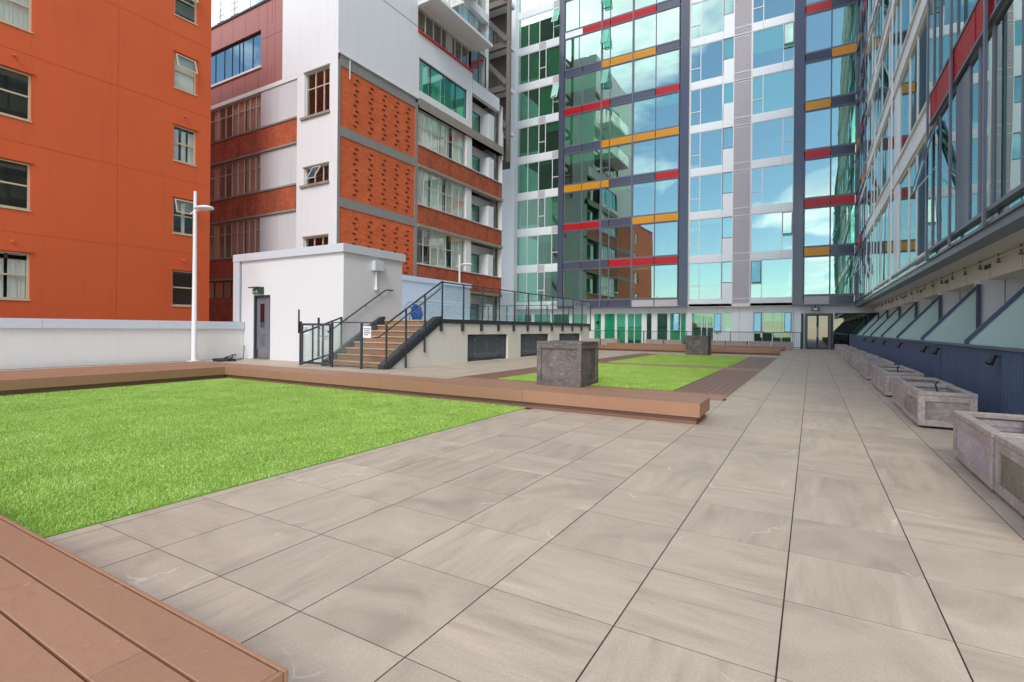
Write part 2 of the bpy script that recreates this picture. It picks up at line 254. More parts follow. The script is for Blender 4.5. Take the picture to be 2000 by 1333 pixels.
# ------------------------------------------------------------------ mesh helpers
ORG = {}
class MB:
    def __init__(s): s.v = []; s.f = []; s.sm = False
    def add(s, vs, fs):
        k = len(s.v); s.v += [tuple(a) for a in vs]; s.f += [tuple(i + k for i in q) for q in fs]; return s
    def box(s, x0, x1, y0, y1, z0, z1, c=0.0):
        x0, x1 = min(x0, x1), max(x0, x1); y0, y1 = min(y0, y1), max(y0, y1); z0, z1 = min(z0, z1), max(z0, z1)
        if not c:
            return s.add([(x, y, z) for z in (z0, z1) for y in (y0, y1) for x in (x0, x1)], [(0, 2, 3, 1), (4, 5, 7, 6), (0, 1, 5, 4), (2, 6, 7, 3), (0, 4, 6, 2), (1, 3, 7, 5)])
        c = min(c, (x1 - x0) * .45, (y1 - y0) * .45, (z1 - z0) * .45)
        lo, hi = (x0, y0, z0), (x1, y1, z1); V = []; idx = {}
        for sx in (0, 1):
            for sy in (0, 1):
                for sz in (0, 1):
                    sg = (sx, sy, sz)
                    for a in range(3):
                        q = []
                        for ax in range(3):
                            e = hi[ax] if sg[ax] else lo[ax]
                            q.append(e if ax == a else e + (-c if sg[ax] else c))
                        idx[(sg, a)] = len(V); V.append(q)
        Fs = []
        for a in range(3):
            o1, o2 = [i for i in range(3) if i != a]
            for sg in (0, 1):
                ring = []
                for p_, q_ in ((0, 0), (1, 0), (1, 1), (0, 1)):
                    t = [0, 0, 0]; t[a] = sg; t[o1] = p_; t[o2] = q_; ring.append(idx[(tuple(t), a)])
                Fs.append(tuple(ring))
        for a in range(3):
            o1, o2 = [i for i in range(3) if i != a]
            for p_ in (0, 1):
                for q_ in (0, 1):
                    t0 = [0, 0, 0]; t1 = [0, 0, 0]
                    t0[o1] = t1[o1] = p_; t0[o2] = t1[o2] = q_; t1[a] = 1
                    Fs.append((idx[(tuple(t0), o1)], idx[(tuple(t1), o1)], idx[(tuple(t1), o2)], idx[(tuple(t0), o2)]))
        for sx in (0, 1):
            for sy in (0, 1):
                for sz in (0, 1): Fs.append(tuple(idx[((sx, sy, sz), a)] for a in range(3)))
        return s.add(V, Fs)
    def prism(s, poly, axis, a, b_):
        """extrude a 2-D polygon: axis 'x' -> poly in (y,z), 'y' -> (x,z), 'z' -> (x,y)"""
        mk = {'x': lambda u, v, t: (t, u, v), 'y': lambda u, v, t: (u, t, v), 'z': lambda u, v, t: (u, v, t)}[axis]
        n = len(poly)
        return s.add([mk(u, v, a) for u, v in poly] + [mk(u, v, b_) for u, v in poly], [tuple(range(n - 1, -1, -1)), tuple(range(n, 2 * n))] + [(i, (i + 1) % n, n + (i + 1) % n, n + i) for i in range(n)])
    def tube(s, pts, r, n=8, cap=True):
        pts = [Vector(p) for p in pts]; rs = r if isinstance(r, (list, tuple)) else [r] * len(pts); rings = []
        up = None
        for i, p in enumerate(pts):
            t = (pts[min(i + 1, len(pts) - 1)] - pts[max(i - 1, 0)]).normalized()
            if up is None: up = Vector((0, 0, 1)) if abs(t.z) < 0.9 else Vector((1, 0, 0))
            a = t.cross(up).normalized(); c_ = a.cross(t).normalized(); up = c_
            rings.append([p + (a * math.cos(2 * math.pi * j / n) + c_ * math.sin(2 * math.pi * j / n)) * rs[i] for j in range(n)])
        V = [q for rg in rings for q in rg]; Fs = []
        for i in range(len(pts) - 1):
            for j in range(n): Fs.append((i * n + j, i * n + (j + 1) % n, (i + 1) * n + (j + 1) % n, (i + 1) * n + j))
        if cap: Fs += [tuple(range(n - 1, -1, -1)), tuple(range((len(pts) - 1) * n, len(pts) * n))]
        s.sm = True
        return s.add(V, Fs)
    def bar(s, p, q, w_, h_):
        """rectangular bar from p to q, w_ sideways (horizontal), h_ in the vertical plane"""
        p, q = Vector(p), Vector(q); t = (q - p).normalized()
        a = t.cross(Vector((0, 0, 1))) if abs(t.z) < 0.99 else Vector((1, 0, 0)); a.normalize(); u = a.cross(t).normalized()
        V = [e + a * sa * w_ / 2 + u * su * h_ / 2 for e in (p, q) for sa, su in ((-1, -1), (1, -1), (1, 1), (-1, 1))]
        return s.add(V, [(3, 2, 1, 0), (4, 5, 6, 7)] + [(i, (i + 1) % 4, 4 + (i + 1) % 4, 4 + i) for i in range(4)])
    def build(s, name, mat, parent=None, org=None, fix=True):
        if org is None: org = ORG[parent.name] if parent is not None else (0, 0, 0)
        me = bpy.data.meshes.new(name)
        me.from_pydata([(a - org[0], b_ - org[1], c_ - org[2]) for a, b_, c_ in s.v], [], s.f)
        if fix:
            bm = bmesh.new(); bm.from_mesh(me); bmesh.ops.recalc_face_normals(bm, faces=bm.faces); bm.to_mesh(me); bm.free()
        if s.sm:
            me.polygons.foreach_set('use_smooth', [True] * len(me.polygons)); me.set_sharp_from_angle(angle=math.radians(40))
        me.materials.append(M[mat] if isinstance(mat, str) else mat)
        o = bpy.data.objects.new(name, me); COL.objects.link(o)
        if parent is not None: o.parent = parent
        else: o.location = org
        ORG[o.name] = org
        return o
def tag(o, label=None, cat=None, group=None, kind=None):
    if label: o['label'] = label
    if cat: o['category'] = cat
    if group: o['group'] = group
    if kind: o['kind'] = kind
    return o
def thing(name, label, cat, loc=(0, 0, 0), group=None):
    o = bpy.data.objects.new(name, None); COL.objects.link(o); o.location = loc; o.empty_display_size = 0.2
    ORG[o.name] = tuple(loc); return tag(o, label, cat, group)
def bx(name, x0, x1, y0, y1, z0, z1, mat, parent=None, c=0.0, org=None):
    return MB().box(x0, x1, y0, y1, z0, z1, c).build(name, mat, parent, org)
def copy_tree(o, parent=None, off=(0, 0, 0)):
    c = o.copy(); COL.objects.link(c)
    if parent is not None: c.parent = parent
    for ch in list(o.children): copy_tree(ch, c)
    return c
# pixel of the photograph -> point on a plane of the place
def ray(x, y):
    a = (x - 1000) / FPX; b_ = (y - CYP) / FPX; cs, sn = math.cos(ROLL), math.sin(ROLL)
    return R0 * (cs * a + sn * b_) + D0 * (-sn * a + cs * b_) + Fv
CAM = Vector((0, 0, CAMH))
def PXp(x, y, X): d = ray(x, y); return CAM + d * (X / d.x)
def PYp(x, y, Y): d = ray(x, y); return CAM + d * (Y / d.y)
def project(p):
    v = Vector(p) - CAM; X, Y, Z = v.dot(R0), v.dot(D0), v.dot(Fv); cs, sn = math.cos(ROLL), math.sin(ROLL)
    if Z < 0.05: return None
    return (1000 + FPX * (cs * X - sn * Y) / Z, CYP + FPX * (sn * X + cs * Y) / Z)
# wall sheet with recessed openings; axis 'x': plane X=const (u=Y), axis 'y': plane Y=const (u=X); out=+1/-1 outward side
class Face:
    def __init__(s, axis, const, out): s.axis, s.c, s.out = axis, const, out
    def p(s, u, z, d=0.0):
        k = s.c - s.out * d
        return (k, u, z) if s.axis == 'x' else (u, k, z)
    def box(s, mb, u0, u1, z0, z1, d0, d1, c=0.0):
        a, b_ = s.p(u0, z0, d0), s.p(u1, z1, d1); return mb.box(a[0], b_[0], a[1], b_[1], a[2], b_[2], c)
def wall_sheet(mb, F, u0, u1, z0, z1, ops, depth=0.15):
    us = sorted({u0, u1, *[min(max(v, u0), u1) for o in ops for v in (o[0], o[1])]}); zs = sorted({z0, z1, *[min(max(v, z0), z1) for o in ops for v in (o[2], o[3])]})
    for i in range(len(us) - 1):
        for j in range(len(zs) - 1):
            uc, zc_ = (us[i] + us[i + 1]) / 2, (zs[j] + zs[j + 1]) / 2
            if any(o[0] < uc < o[1] and o[2] < zc_ < o[3] for o in ops): continue
            mb.add([F.p(us[i], zs[j]), F.p(us[i + 1], zs[j]), F.p(us[i + 1], zs[j + 1]), F.p(us[i], zs[j + 1])], [(0, 1, 2, 3)])
    for o in ops:
        d = o[4] if len(o) > 4 else depth
        a = [(o[0], o[2]), (o[1], o[2]), (o[1], o[3]), (o[0], o[3])]
        mb.add([F.p(u, z) for u, z in a] + [F.p(u, z, d) for u, z in a], [(i, (i + 1) % 4, 4 + (i + 1) % 4, 4 + i) for i in range(4)] + ([(4, 5, 6, 7)] if len(o) > 5 else []))
    return mb
def window(parent, F, u0, u1, z0, z1, ucuts=(), zcuts=(), frame='frame_white', fw=0.05, inset=0.08, glass='glass_green', blind=0.0, cover=None, cover_mat='curtain', fd=0.06, skip=(), mull=None, name='window'):
    """frame with mullions; each pane, blind and curtain its own sub-part"""
    mull = mull or fw; mb = MB(); us = [u0, *ucuts, u1]; zs = [z0, *zcuts, z1]
    F.box(mb, u0, u0 + fw, z0, z1, inset - fd / 2, inset + fd / 2); F.box(mb, u1 - fw, u1, z0, z1, inset - fd / 2, inset + fd / 2)
    F.box(mb, u0 + fw, u1 - fw, z0, z0 + fw, inset - fd / 2, inset + fd / 2); F.box(mb, u0 + fw, u1 - fw, z1 - fw, z1, inset - fd / 2, inset + fd / 2)
    for u in ucuts: F.box(mb, u - mull / 2, u + mull / 2, z0 + fw, z1 - fw, inset - fd / 2 + .002, inset + fd / 2 - .002)
    for z in zcuts: F.box(mb, u0 + fw, u1 - fw, z - mull / 2, z + mull / 2, inset - fd / 2 + .004, inset + fd / 2 - .004)
    wo_ = mb.build(name, frame, parent)
    for i in range(len(us) - 1):
        for j in range(len(zs) - 1):
            if (i, j) in skip: continue
            q = MB(); F.box(q, us[i] + (fw if i == 0 else mull / 2) - .008, us[i + 1] - (fw if i == len(us) - 2 else mull / 2) + .008, zs[j] + (fw if j == 0 else mull / 2) - .008, zs[j + 1] - (fw if j == len(zs) - 2 else mull / 2) + .008, inset - .006, inset + .006)
            q.build('pane', glass, wo_)
    if blind > 0:
        q = MB(); F.box(q, u0 + fw, u1 - fw, z1 - fw - (z1 - z0 - 2 * fw) * blind, z1 - fw, inset + .05, inset + .06); q.build('blind', 'blind', wo_)
    if cover:
        for (a, b_) in cover:
            q = MB(); F.box(q, u0 + (u1 - u0) * a, u0 + (u1 - u0) * b_, z0 + .02, z1 - .02, inset + .07, inset + .09); q.build('curtain', cover_mat, wo_)
    return wo_

# ================================================================== setting: ground, terrace floor, decking, turf
tag(bx('ground', -400, 400, -400, 400, -12.6, -12.0, 'asphalt'), kind='structure')
floor = tag(bx('terrace_floor', -19.2, 7.0, -8.0, 41.6, -0.6, -0.0013, 'dark_joint'), kind='structure')
TILE, TX0, TY0 = 0.6, -0.1, 0.25
zones = [(-11.82, -3.8, 0.9, 6.97), (-7.64, -1.34, 9.58, 26.45)]                # turf and decking lie here instead of pavers
def clipped(x0, x1, y0, y1):
    """the part of a tile left free by turf and decking (tiles are cut straight)"""
    for a0, a1, b0, b1 in zones:
        if x1 <= a0 + .01 or x0 >= a1 - .01 or y1 <= b0 + .01 or y0 >= b1 - .01: continue
        opts = [(x0, min(x1, a0), y0, y1), (max(x0, a1), x1, y0, y1), (x0, x1, y0, min(y1, b0)), (x0, x1, max(y0, b1), y1)]
        opts = [o for o in opts if o[1] - o[0] > .03 and o[3] - o[2] > .03]
        if not opts: return None
        x0, x1, y0, y1 = max(opts, key=lambda o: (o[1] - o[0]) * (o[3] - o[2]))
    return x0, x1, y0, y1
cells = []
for i in range(-32, 12):
    for j in range(-12, 70):
        x0 = TX0 + i * TILE; y0 = TY0 + j * TILE; x1, y1 = x0 + TILE, y0 + TILE
        if x0 < -19.1 or x1 > 6.9 or y1 > 41.5 or y0 < -6.9: continue
        full = (x0, x1, y0, y1); r = clipped(*full)
        if r is None: continue
        q = project(((r[0] + r[1]) / 2, (r[2] + r[3]) / 2, 0)); vis = q is not None and -60 < q[0] < 2060 and q[1] < 1420
        hidden = (r[0] < -10.8 and r[2] > 10.5) or (r[0] > 2.2) or (r[0] < -11.5 and r[2] < 9) or (r[3] < 0.95 and r[0] < -1.3)
        d2 = ((r[0] + r[1]) / 2) ** 2 + ((r[2] + r[3]) / 2) ** 2
        cells.append((0 if vis and not hidden else 1, d2, r, r == full))
cells.sort(key=lambda a: (a[0], a[1]))
GX, GY = 0.0034, 0.0024
pm = MB().box(GX, TILE - GX, GY, TILE - GY, -0.02, 0)
proto = None; rest = MB()
for n_, (hid, d2, (x0, x1, y0, y1), full) in enumerate(cells):
    dz = random.uniform(-.0004, .0003)
    if n_ < 300 and not hid:
        if full:
            if proto is None: proto = pm.build('paver', 'paver', floor, org=(0, 0, 0)); o = proto
            else: o = proto.copy(); COL.objects.link(o); o.parent = floor
            o.location = (x0, y0, dz)
        else: bx('paver', x0 + GX, x1 - GX, y0 + GY, y1 - GY, -0.02 + dz, dz, 'paver', floor)
    else: rest.box(x0 + GX, x1 - GX, y0 + GY, y1 - GY, -0.02 + dz, dz)
tag(rest.build('paver', 'paver', floor, fix=False), kind='stuff')

def turf(name, label, x0, x1, y0, y1, n, hgt, wid):
    base = tag(bx(name, x0, x1, y0, y1, -0.02, 0.006, 'turf_base'), label, 'artificial grass', kind='stuff')
    x = rng.uniform(x0, x1, n); y = rng.uniform(y0, y1, n)
    cl = np.sin(x * 5.1 + np.sin(y * 3.3) * 2) * np.cos(y * 4.3 + np.sin(x * 2.7) * 2)
    h = hgt * rng.uniform(0.6, 1.15, n) * (1 + 0.12 * cl); a = rng.uniform(0, 2 * np.pi, n); wd = wid * rng.uniform(0.7, 1.3, n)
    la = rng.uniform(0, 2 * np.pi, n) + 0.25 * cl; ln = h * rng.uniform(0.2, 0.9, n)
    co = np.empty((n, 3, 3)); dx, dy = np.cos(a) * wd / 2, np.sin(a) * wd / 2
    co[:, 0] = np.stack([x - dx, y - dy, np.full(n, .004)], 1); co[:, 1] = np.stack([x + dx, y + dy, np.full(n, .004)], 1)
    co[:, 2] = np.stack([np.clip(x + np.cos(la) * ln, x0 - .012, x1 + .012), np.clip(y + np.sin(la) * ln, y0 - .012, y1 + .012), h], 1)
    me = bpy.data.meshes.new('grass_blades'); me.vertices.add(n * 3); me.vertices.foreach_set('co', co.ravel())
    me.loops.add(n * 3); me.loops.foreach_set('vertex_index', np.arange(n * 3)); me.polygons.add(n); me.polygons.foreach_set('loop_start', np.arange(n) * 3)
    me.update(calc_edges=True); me.materials.append(M['turf'])
    o = bpy.data.objects.new('grass_blades', me); COL.objects.link(o); o.parent = base; o['kind'] = 'stuff'
turf('turf', 'large square of bright green artificial grass framed by the low timber benches', -11.8, -3.8, 0.93, 6.95, 520000, 0.026, 0.0065)
turf('turf', 'green artificial grass square beside the near slate cube planter', -6.55, -2.40, 10.52, 17.20, 130000, 0.03, 0.011)
turf('turf', 'green artificial grass square that the far slate cube planter borders', -6.55, -2.40, 18.22, 25.95, 110000, 0.03, 0.013)

deck = thing('timber_deck', 'brown composite decking border round the two far artificial grass squares', 'decking')
PW = 0.1475
def planks_y(x0, n, ya, yb, mat='deck_dark'):
    for k in range(n):
        a = x0 + k * PW
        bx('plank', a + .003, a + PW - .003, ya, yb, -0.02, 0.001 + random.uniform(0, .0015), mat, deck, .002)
def planks_x(y0, n, xa, xb, mat='deck'):
    for k in range(n):
        a = y0 + k * PW
        bx('plank', xa, xb, a + .003, a + PW - .003, -0.02, 0.001 + random.uniform(0, .0015), mat, deck, .002)
for ya, yb in ((10.50, 17.18), (18.21, 25.93)):
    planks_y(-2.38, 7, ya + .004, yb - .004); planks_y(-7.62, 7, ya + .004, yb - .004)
for y0, n in ((9.60, 6), (17.19, 7), (25.95, 3)): planks_x(y0, n, -7.62, -1.35)

# ================================================================== benches
def bench(label, x0, x1, y0, y1, along, joints=(), ends=(True, True, True, True), group=None):
    """low timber bench: planked top, fascia boards with a visible edge, recessed two-board plinth; ends = fascia on (-x,+x,-y,+y)"""
    t = thing('bench', label, 'bench', (x0, y0, 0), group); H, T, E_ = 0.28, 0.024, 0.017
    xi0, xi1 = x0 + E_ * ends[0], x1 - E_ * ends[1]; yi0, yi1 = y0 + E_ * ends[2], y1 - E_ * ends[3]
    lo, hi = (yi0, yi1) if along == 'x' else (xi0, xi1); a0, a1 = (xi0, xi1) if along == 'x' else (yi0, yi1)
    n = max(2, round((hi - lo) / PW)); wv = (hi - lo) / n
    for k in range(n):
        cuts = sorted({a0, a1, *[j + (k % 2) * 1.1 + random.uniform(-.05, .05) for j in joints if a0 + .3 < j + (k % 2) * 1.1 < a1 - .3]})
        for ca, cb in zip(cuts[:-1], cuts[1:]):
            p0, p1 = lo + k * wv + .0042, lo + (k + 1) * wv - .0042
            z1 = H - random.uniform(0, .0012)
            if along == 'x': bx('plank', ca + .001, cb - .001, p0, p1, H - T, z1, 'deck', t, .0025)
            else: bx('plank', p0, p1, ca + .001, cb - .001, H - T, z1, 'deck', t, .0025)
    def fas(name, ax, c0, c1, u0, u1, z0, z1, js):
        cs = sorted({u0, u1, *[j for j in js if u0 + .2 < j < u1 - .2]})
        for ca, cb in zip(cs[:-1], cs[1:]):
            if ax == 'x': bx(name, ca + .001, cb - .001, c0, c1, z0, z1, 'deck', t, .002)
            else: bx(name, c0, c1, ca + .001, cb - .001, z0, z1, 'deck', t, .002)
    js = joints
    if ends[2]: fas('fascia_board', 'x', y0, y0 + E_ - .002, x0, x1, .10, H, js if along == 'x' else ())
    if ends[3]: fas('fascia_board', 'x', y1 - E_ + .002, y1, x0, x1, .10, H, js if along == 'x' else ())
    if ends[0]: fas('fascia_board', 'y', x0, x0 + E_ - .002, y0 + E_, y1 - E_, .10, H, js if along == 'y' else ())
    if ends[1]: fas('fascia_board', 'y', x1 - E_ + .002, x1, y0 + E_, y1 - E_, .10, H, js if along == 'y' else ())
    bx('underframe', x0 + .02, x1 - .02, y0 + .02, y1 - .02, .105, H - T - .002, 'black', t)
    i_ = .05; pa0, pa1, pb0, pb1 = x0 + i_ * ends[0], x1 - i_ * ends[1], y0 + i_ * ends[2], y1 - i_ * ends[3]
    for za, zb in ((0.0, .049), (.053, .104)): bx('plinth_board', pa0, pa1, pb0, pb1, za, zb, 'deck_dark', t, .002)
    return t
bench('low timber bench in the foreground with wide brown planks', -11.8, -1.245, 0.16, 0.917, 'x', (-8.3, -4.9, -2.75), (0, 1, 1, 1))
bench('very wide low timber bench running parallel to the white parapet wall', -14.2, -11.80, 0.16, 7.67, 'y', (2.6, 5.2), (1, 1, 1, 1))
bench('long low timber bench between the large lawn and the stair gate', -11.797, -1.235, 6.91, 7.67, 'x', (-9.75, -6.9, -3.85), (0, 1, 1, 1))
bench('low timber bench right behind the far grass square', -11.0, -1.34, 28.6, 29.36, 'x', (-8, -5, -3), (1, 1, 1, 1))
bench('low timber bench just in front of the planters at the far railing', -12.6, -1.36, 34.9, 35.66, 'x', (-9, -6, -3.4), (1, 1, 1, 1))

# ================================================================== planters
def planter_mesh_parts(t, x0, x1, y0, y1, z0, z1, mat, open_top=True, rail=.075, pr=.018):
    """panelled concrete planter: corner posts and rails standing proud of four recessed panels"""
    th = .052; q = MB()
    for a, b_ in ((x0, x0 + rail), (x1 - rail, x1)):
        for c_, d in ((y0, y0 + rail), (y1 - rail, y1)): q.box(a, b_, c_, d, z0, z1 - .05, .004)
    for za, zb in ((z0, z0 + rail), (z1 - .05 - rail, z1 - .05)):
        for c_, d in ((y0 + .002, y0 + th), (y1 - th, y1 - .002)): q.box(x0 + rail, x1 - rail, c_, d, za + .001, zb - .001, .003)
        for a, b_ in ((x0 + .002, x0 + th), (x1 - th, x1 - .002)): q.box(a, b_, y0 + rail, y1 - rail, za + .001, zb - .001, .003)
    q.build('frame', mat, t)
    for a, b_, c_, d in ((x0 + rail, x1 - rail, y0 + pr, y0 + th - .004), (x0 + rail, x1 - rail, y1 - th + .004, y1 - pr), (x0 + pr, x0 + th - .004, y0 + rail, y1 - rail), (x1 - th + .004, x1 - pr, y0 + rail, y1 - rail)):
        bx('side_panel', a, b_, c_, d, z0 + rail - .01, z1 - .05 - rail + .01, mat, t)
    r_ = MB(); w_ = .075
    r_.box(x0 - .004, x1 + .004, y0 - .004, y0 + w_, z1 - .049, z1, .006); r_.box(x0 - .004, x1 + .004, y1 - w_, y1 + .004, z1 - .049, z1, .006)
    r_.box(x0 - .004, x0 + w_, y0 + w_ - .002, y1 - w_ + .002, z1 - .049, z1 - .001, .006); r_.box(x1 - w_, x1 + .004, y0 + w_ - .002, y1 - w_ + .002, z1 - .049, z1 - .001, .006)
    r_.build('rim', mat, t)
    bx('soil', x0 + th, x1 - th, y0 + th, y1 - th, z0 + .03, z1 - (.16 if open_top else .02), 'soil' if open_top else mat, t)
    f = MB()
    for a in (x0 + .08, x1 - .16):
        for c_ in (y0 + .08, y1 - .16): f.box(a, a + .08, c_, c_ + .08, 0.0, z0)
    f.build('feet', 'black', t)
ORDN = ['first', 'second', 'third', 'fourth', 'fifth', 'sixth', 'seventh', 'eighth', 'ninth', 'tenth', 'eleventh', 'twelfth', 'thirteenth']
PL = 1.28; PWD = .58; PH = .47
ys = [3.90, 5.22, 8.32, 9.66, 11.90, 13.25, 15.70, 17.05, 19.25, 20.6, 22.95, 24.3, 27.3, 28.65, 31.2, 34.7]
names_ = ['with dark stained panel, touching the pale lilac stained one', 'with pale lilac stained side panel', 'with pitted front panel', 'touching the one with pitted front panel']
proto = thing('planter', 'empty concrete trough planter ' + names_[0], 'planter', (1.2, ys[0], 0), 'concrete trough planters along the dark railing')
planter_mesh_parts(proto, 1.2, 1.2 + PWD, ys[0], ys[0] + PL, .03, PH, 'planter')
trough = {0: proto}
for k, y in enumerate(ys[1:], 1):
    o = trough[k] = copy_tree(proto); o.location = (1.2 + random.uniform(-.012, .012), y, 0); o.rotation_euler.z = random.uniform(-.008, .008)
    o['label'] = 'empty concrete trough planter ' + (names_[k] if k < 4 else 'on the walk, %s from the glass entrance door' % ORDN[len(ys) - 1 - k])
for k, mt_ in ((0, 'planter_moss'), (1, 'planter_lilac'), (2, 'planter_pitted')):
    for ch in trough[k].children:
        if ch.name.startswith('side_panel'): ch.material_slots[0].link = 'OBJECT'; ch.material_slots[0].material = M[mt_]
proto2 = thing('planter', 'concrete trough planter against the far thin railing, first from the glass entrance door', 'planter', (0, 0, 0), 'concrete trough planters in front of the far railing')
planter_mesh_parts(proto2, 0, PL, 0, .58, .03, .5, 'planter')
fx = [-2.30, -3.68, -5.06, -6.44, -9.35, -10.70, -14.2, -15.6]
proto2.location = (fx[0], 38.0, 0)
for k, x in enumerate(fx[1:], 1):
    o = copy_tree(proto2); o.location = (x, 38.0 + random.uniform(-.03, .03), 0); o['label'] = 'concrete trough planter against the far thin railing, %s from the glass entrance door' % ORDN[k]
for lab, x0, y0 in (('dark slate cube planter with scuffed panels beside the near grass square', -5.21, 9.98), ('dark slate cube planter between the far grass square and a timber bench', -5.40, 26.25)):
    t = thing('cube_planter', lab, 'planter', (x0, y0, 0), 'tall slate cube planters'); planter_mesh_parts(t, x0, x0 + 1.05, y0, y0 + 1.0, .004, .96, 'planter_dark', rail=.105, pr=.034)
# irrigation stubs that stick out of three troughs
for x, y, lab in ((1.50, 8.9, 'short black irrigation hose standing in the trough with pitted front panel'), (1.5, 12.5, 'short black irrigation hose standing in a distant trough planter')):
    tag(MB().tube([(x, y, .32), (x - .02, y + .01, .42), (x - .04, y + .03, .52), (x - .01, y + .04, .56)], .011, 8).build('irrigation_hose', 'black', org=(x, y, .3)), lab, 'hose')

# ================================================================== parapet, plant room, lamps, cable
pw = thing('parapet_wall', 'white rendered parapet wall with pale metal coping in front of the orange building', 'wall', (-19.05, 2, 0))
bx('wall', -19.2, -18.9, -8.0, 11.79, -0.6, 1.13, 'parapet_render', pw)
ycap = [-8.0, -3.2, -0.2, 2.8, 5.8, 8.8, 11.78]
for a, b_ in zip(ycap[:-1], ycap[1:]): bx('coping', -19.27, -18.83, a + .004, b_ - .004, 1.12, 1.395, 'cap_metal', pw, .004)

pr = thing('plant_room', 'small white rendered plant room with grey service door beside the stairs', 'building', (-16.3, 13.2, 0))
FA = Face('y', 11.8, -1); wm = MB()
wall_sheet(wm, FA, -19.1, -13.4, -.02, 3.74, [(-18.30, -17.28, 0.0, 2.40, .16)])
wm.add([(-13.4, 11.8, -.02), (-13.4, 14.6, -.02), (-13.4, 14.6, 3.74), (-13.4, 11.8, 3.74)], [(0, 1, 2, 3)])
wm.add([(-13.4, 14.6, -.02), (-19.1, 14.6, -.02), (-19.1, 14.6, 3.74), (-13.4, 14.6, 3.74)], [(0, 1, 2, 3)])
wm.add([(-19.1, 14.6, -.02), (-19.1, 11.8, -.02), (-19.1, 11.8, 3.74), (-19.1, 14.6, 3.74)], [(0, 1, 2, 3)])
wm.add([(-18.30, 11.96, 0), (-17.28, 11.96, 0), (-17.28, 11.96, 2.4), (-18.30, 11.96, 2.4)], [(0, 1, 2, 3)])
wm.build('wall', 'white_render', pr)
bx('coping', -19.5, -16.42, 11.70, 14.7, 3.72, 4.0, 'cap_metal', pr, .006); bx('coping', -16.414, -13.31, 11.70, 14.7, 3.72, 4.0, 'cap_metal', pr, .006)
bx('corner_flashing', -19.5, -19.12, 11.72, 14.6, 1.40, 3.718, 'cap_metal', pr, .006)
bx('downpipe_joint', -19.09, -19.075, 11.785, 11.799, 1.2, 3.70, 'charcoal', pr)
dr = bx('door', -18.235, -17.345, 11.90, 11.945, .02, 2.335, 'door_grey', pr, .004)
q = MB(); q.box(-18.30, -18.237, 11.82, 11.955, 0, 2.40); q.box(-17.343, -17.28, 11.82, 11.955, 0, 2.40); q.box(-18.237, -17.343, 11.82, 11.955, 2.337, 2.40); q.build('door_frame', 'charcoal', pr)
bx('kick_plate', -18.21, -17.37, 11.892, 11.899, .06, .36, 'steel', dr); bx('threshold', -18.30, -17.28, 11.72, 11.95, 0, .018, 'steel', pr)
q = MB()
for a, b_ in ((-18.03, -18.01), (-17.75, -17.73)): q.box(a, b_, 11.885, 11.9, 1.18, 2.08)
q.box(-18.03, -17.73, 11.885, 11.9, 1.16, 1.18); q.box(-18.03, -17.73, 11.885, 11.9, 2.08, 2.10); q.build('vision_panel_frame', 'door_grey', dr)
bx('vision_panel', -18.01, -17.75, 11.893, 11.899, 1.18, 2.08, 'glass_mirror', dr)
q = MB()
for k in range(9): q.prism([(11.9, .48 + k * .055), (11.885, .50 + k * .055), (11.885, .51 + k * .055), (11.9, .51 + k * .055)], 'x', -18.02, -17.74)
q.build('vent_grille', 'door_grey', dr)
q = MB(); q.tube([(-18.15, 11.9, 1.05), (-18.15, 11.85, 1.05), (-18.05, 11.845, 1.05)], .012); q.build('handle', 'steel', dr)
ex = thing('exit_sign', 'small green running-man exit sign box above the plant room door', 'sign', (-17.98, 11.8, 2.5))
q = MB(); q.box(-18.27, -17.66, 11.55, 11.8, 2.66, 2.70); q.box(-17.70, -17.66, 11.6, 11.8, 2.42, 2.66); q.build('bracket', 'charcoal', ex)
sb = bx('sign_box', -18.22, -17.76, 11.70, 11.78, 2.44, 2.64, 'sign_green', ex, .006)
q = MB()
mn = [(0, .05), (.03, .05), (.05, .08), (.07, .05), (.10, .05), (.075, .10), (.10, .13), (.09, .145), (.06, .125), (.04, .145), (.01, .125), (.02, .11), (.035, .12), (.045, .105), (.02, .07)]
q.prism([(-18.02 + u * .9, 2.44 + v) for u, v in mn], 'y', 11.697, 11.7)
q.prism([(-17.945 + .016 * math.cos(k), 2.607 + .016 * math.sin(k)) for k in np.linspace(0, 6.28, 10)[:-1]], 'y', 11.697, 11.7)
q.prism([(-18.17, 2.53), (-18.12, 2.56), (-18.12, 2.54), (-18.06, 2.54), (-18.06, 2.52), (-18.12, 2.52), (-18.12, 2.50)], 'y', 11.697, 11.7)
q.build('pictogram', 'blind', sb)
jb = thing('junction_box', 'pale grey electrical junction box with conduit on the plant room wall', 'electrical box', (-13.4, 13.23, 3.2))
bx('box', -13.4, -13.22, 13.02, 13.46, 3.22, 3.58, 'cap_metal', jb, .02); bx('lid', -13.22, -13.205, 13.03, 13.45, 3.23, 3.57, 'cap_metal', jb, .005)
q = MB(); q.tube([(-13.35, 13.23, 3.22), (-13.35, 13.23, 2.66)], .035, 10); q.build('conduit', 'white_metal', jb); q = MB(); q.tube([(-13.35, 13.23, 2.67), (-13.35, 13.23, 2.55)], .06, 10); q.build('conduit_elbow', 'white_metal', jb)

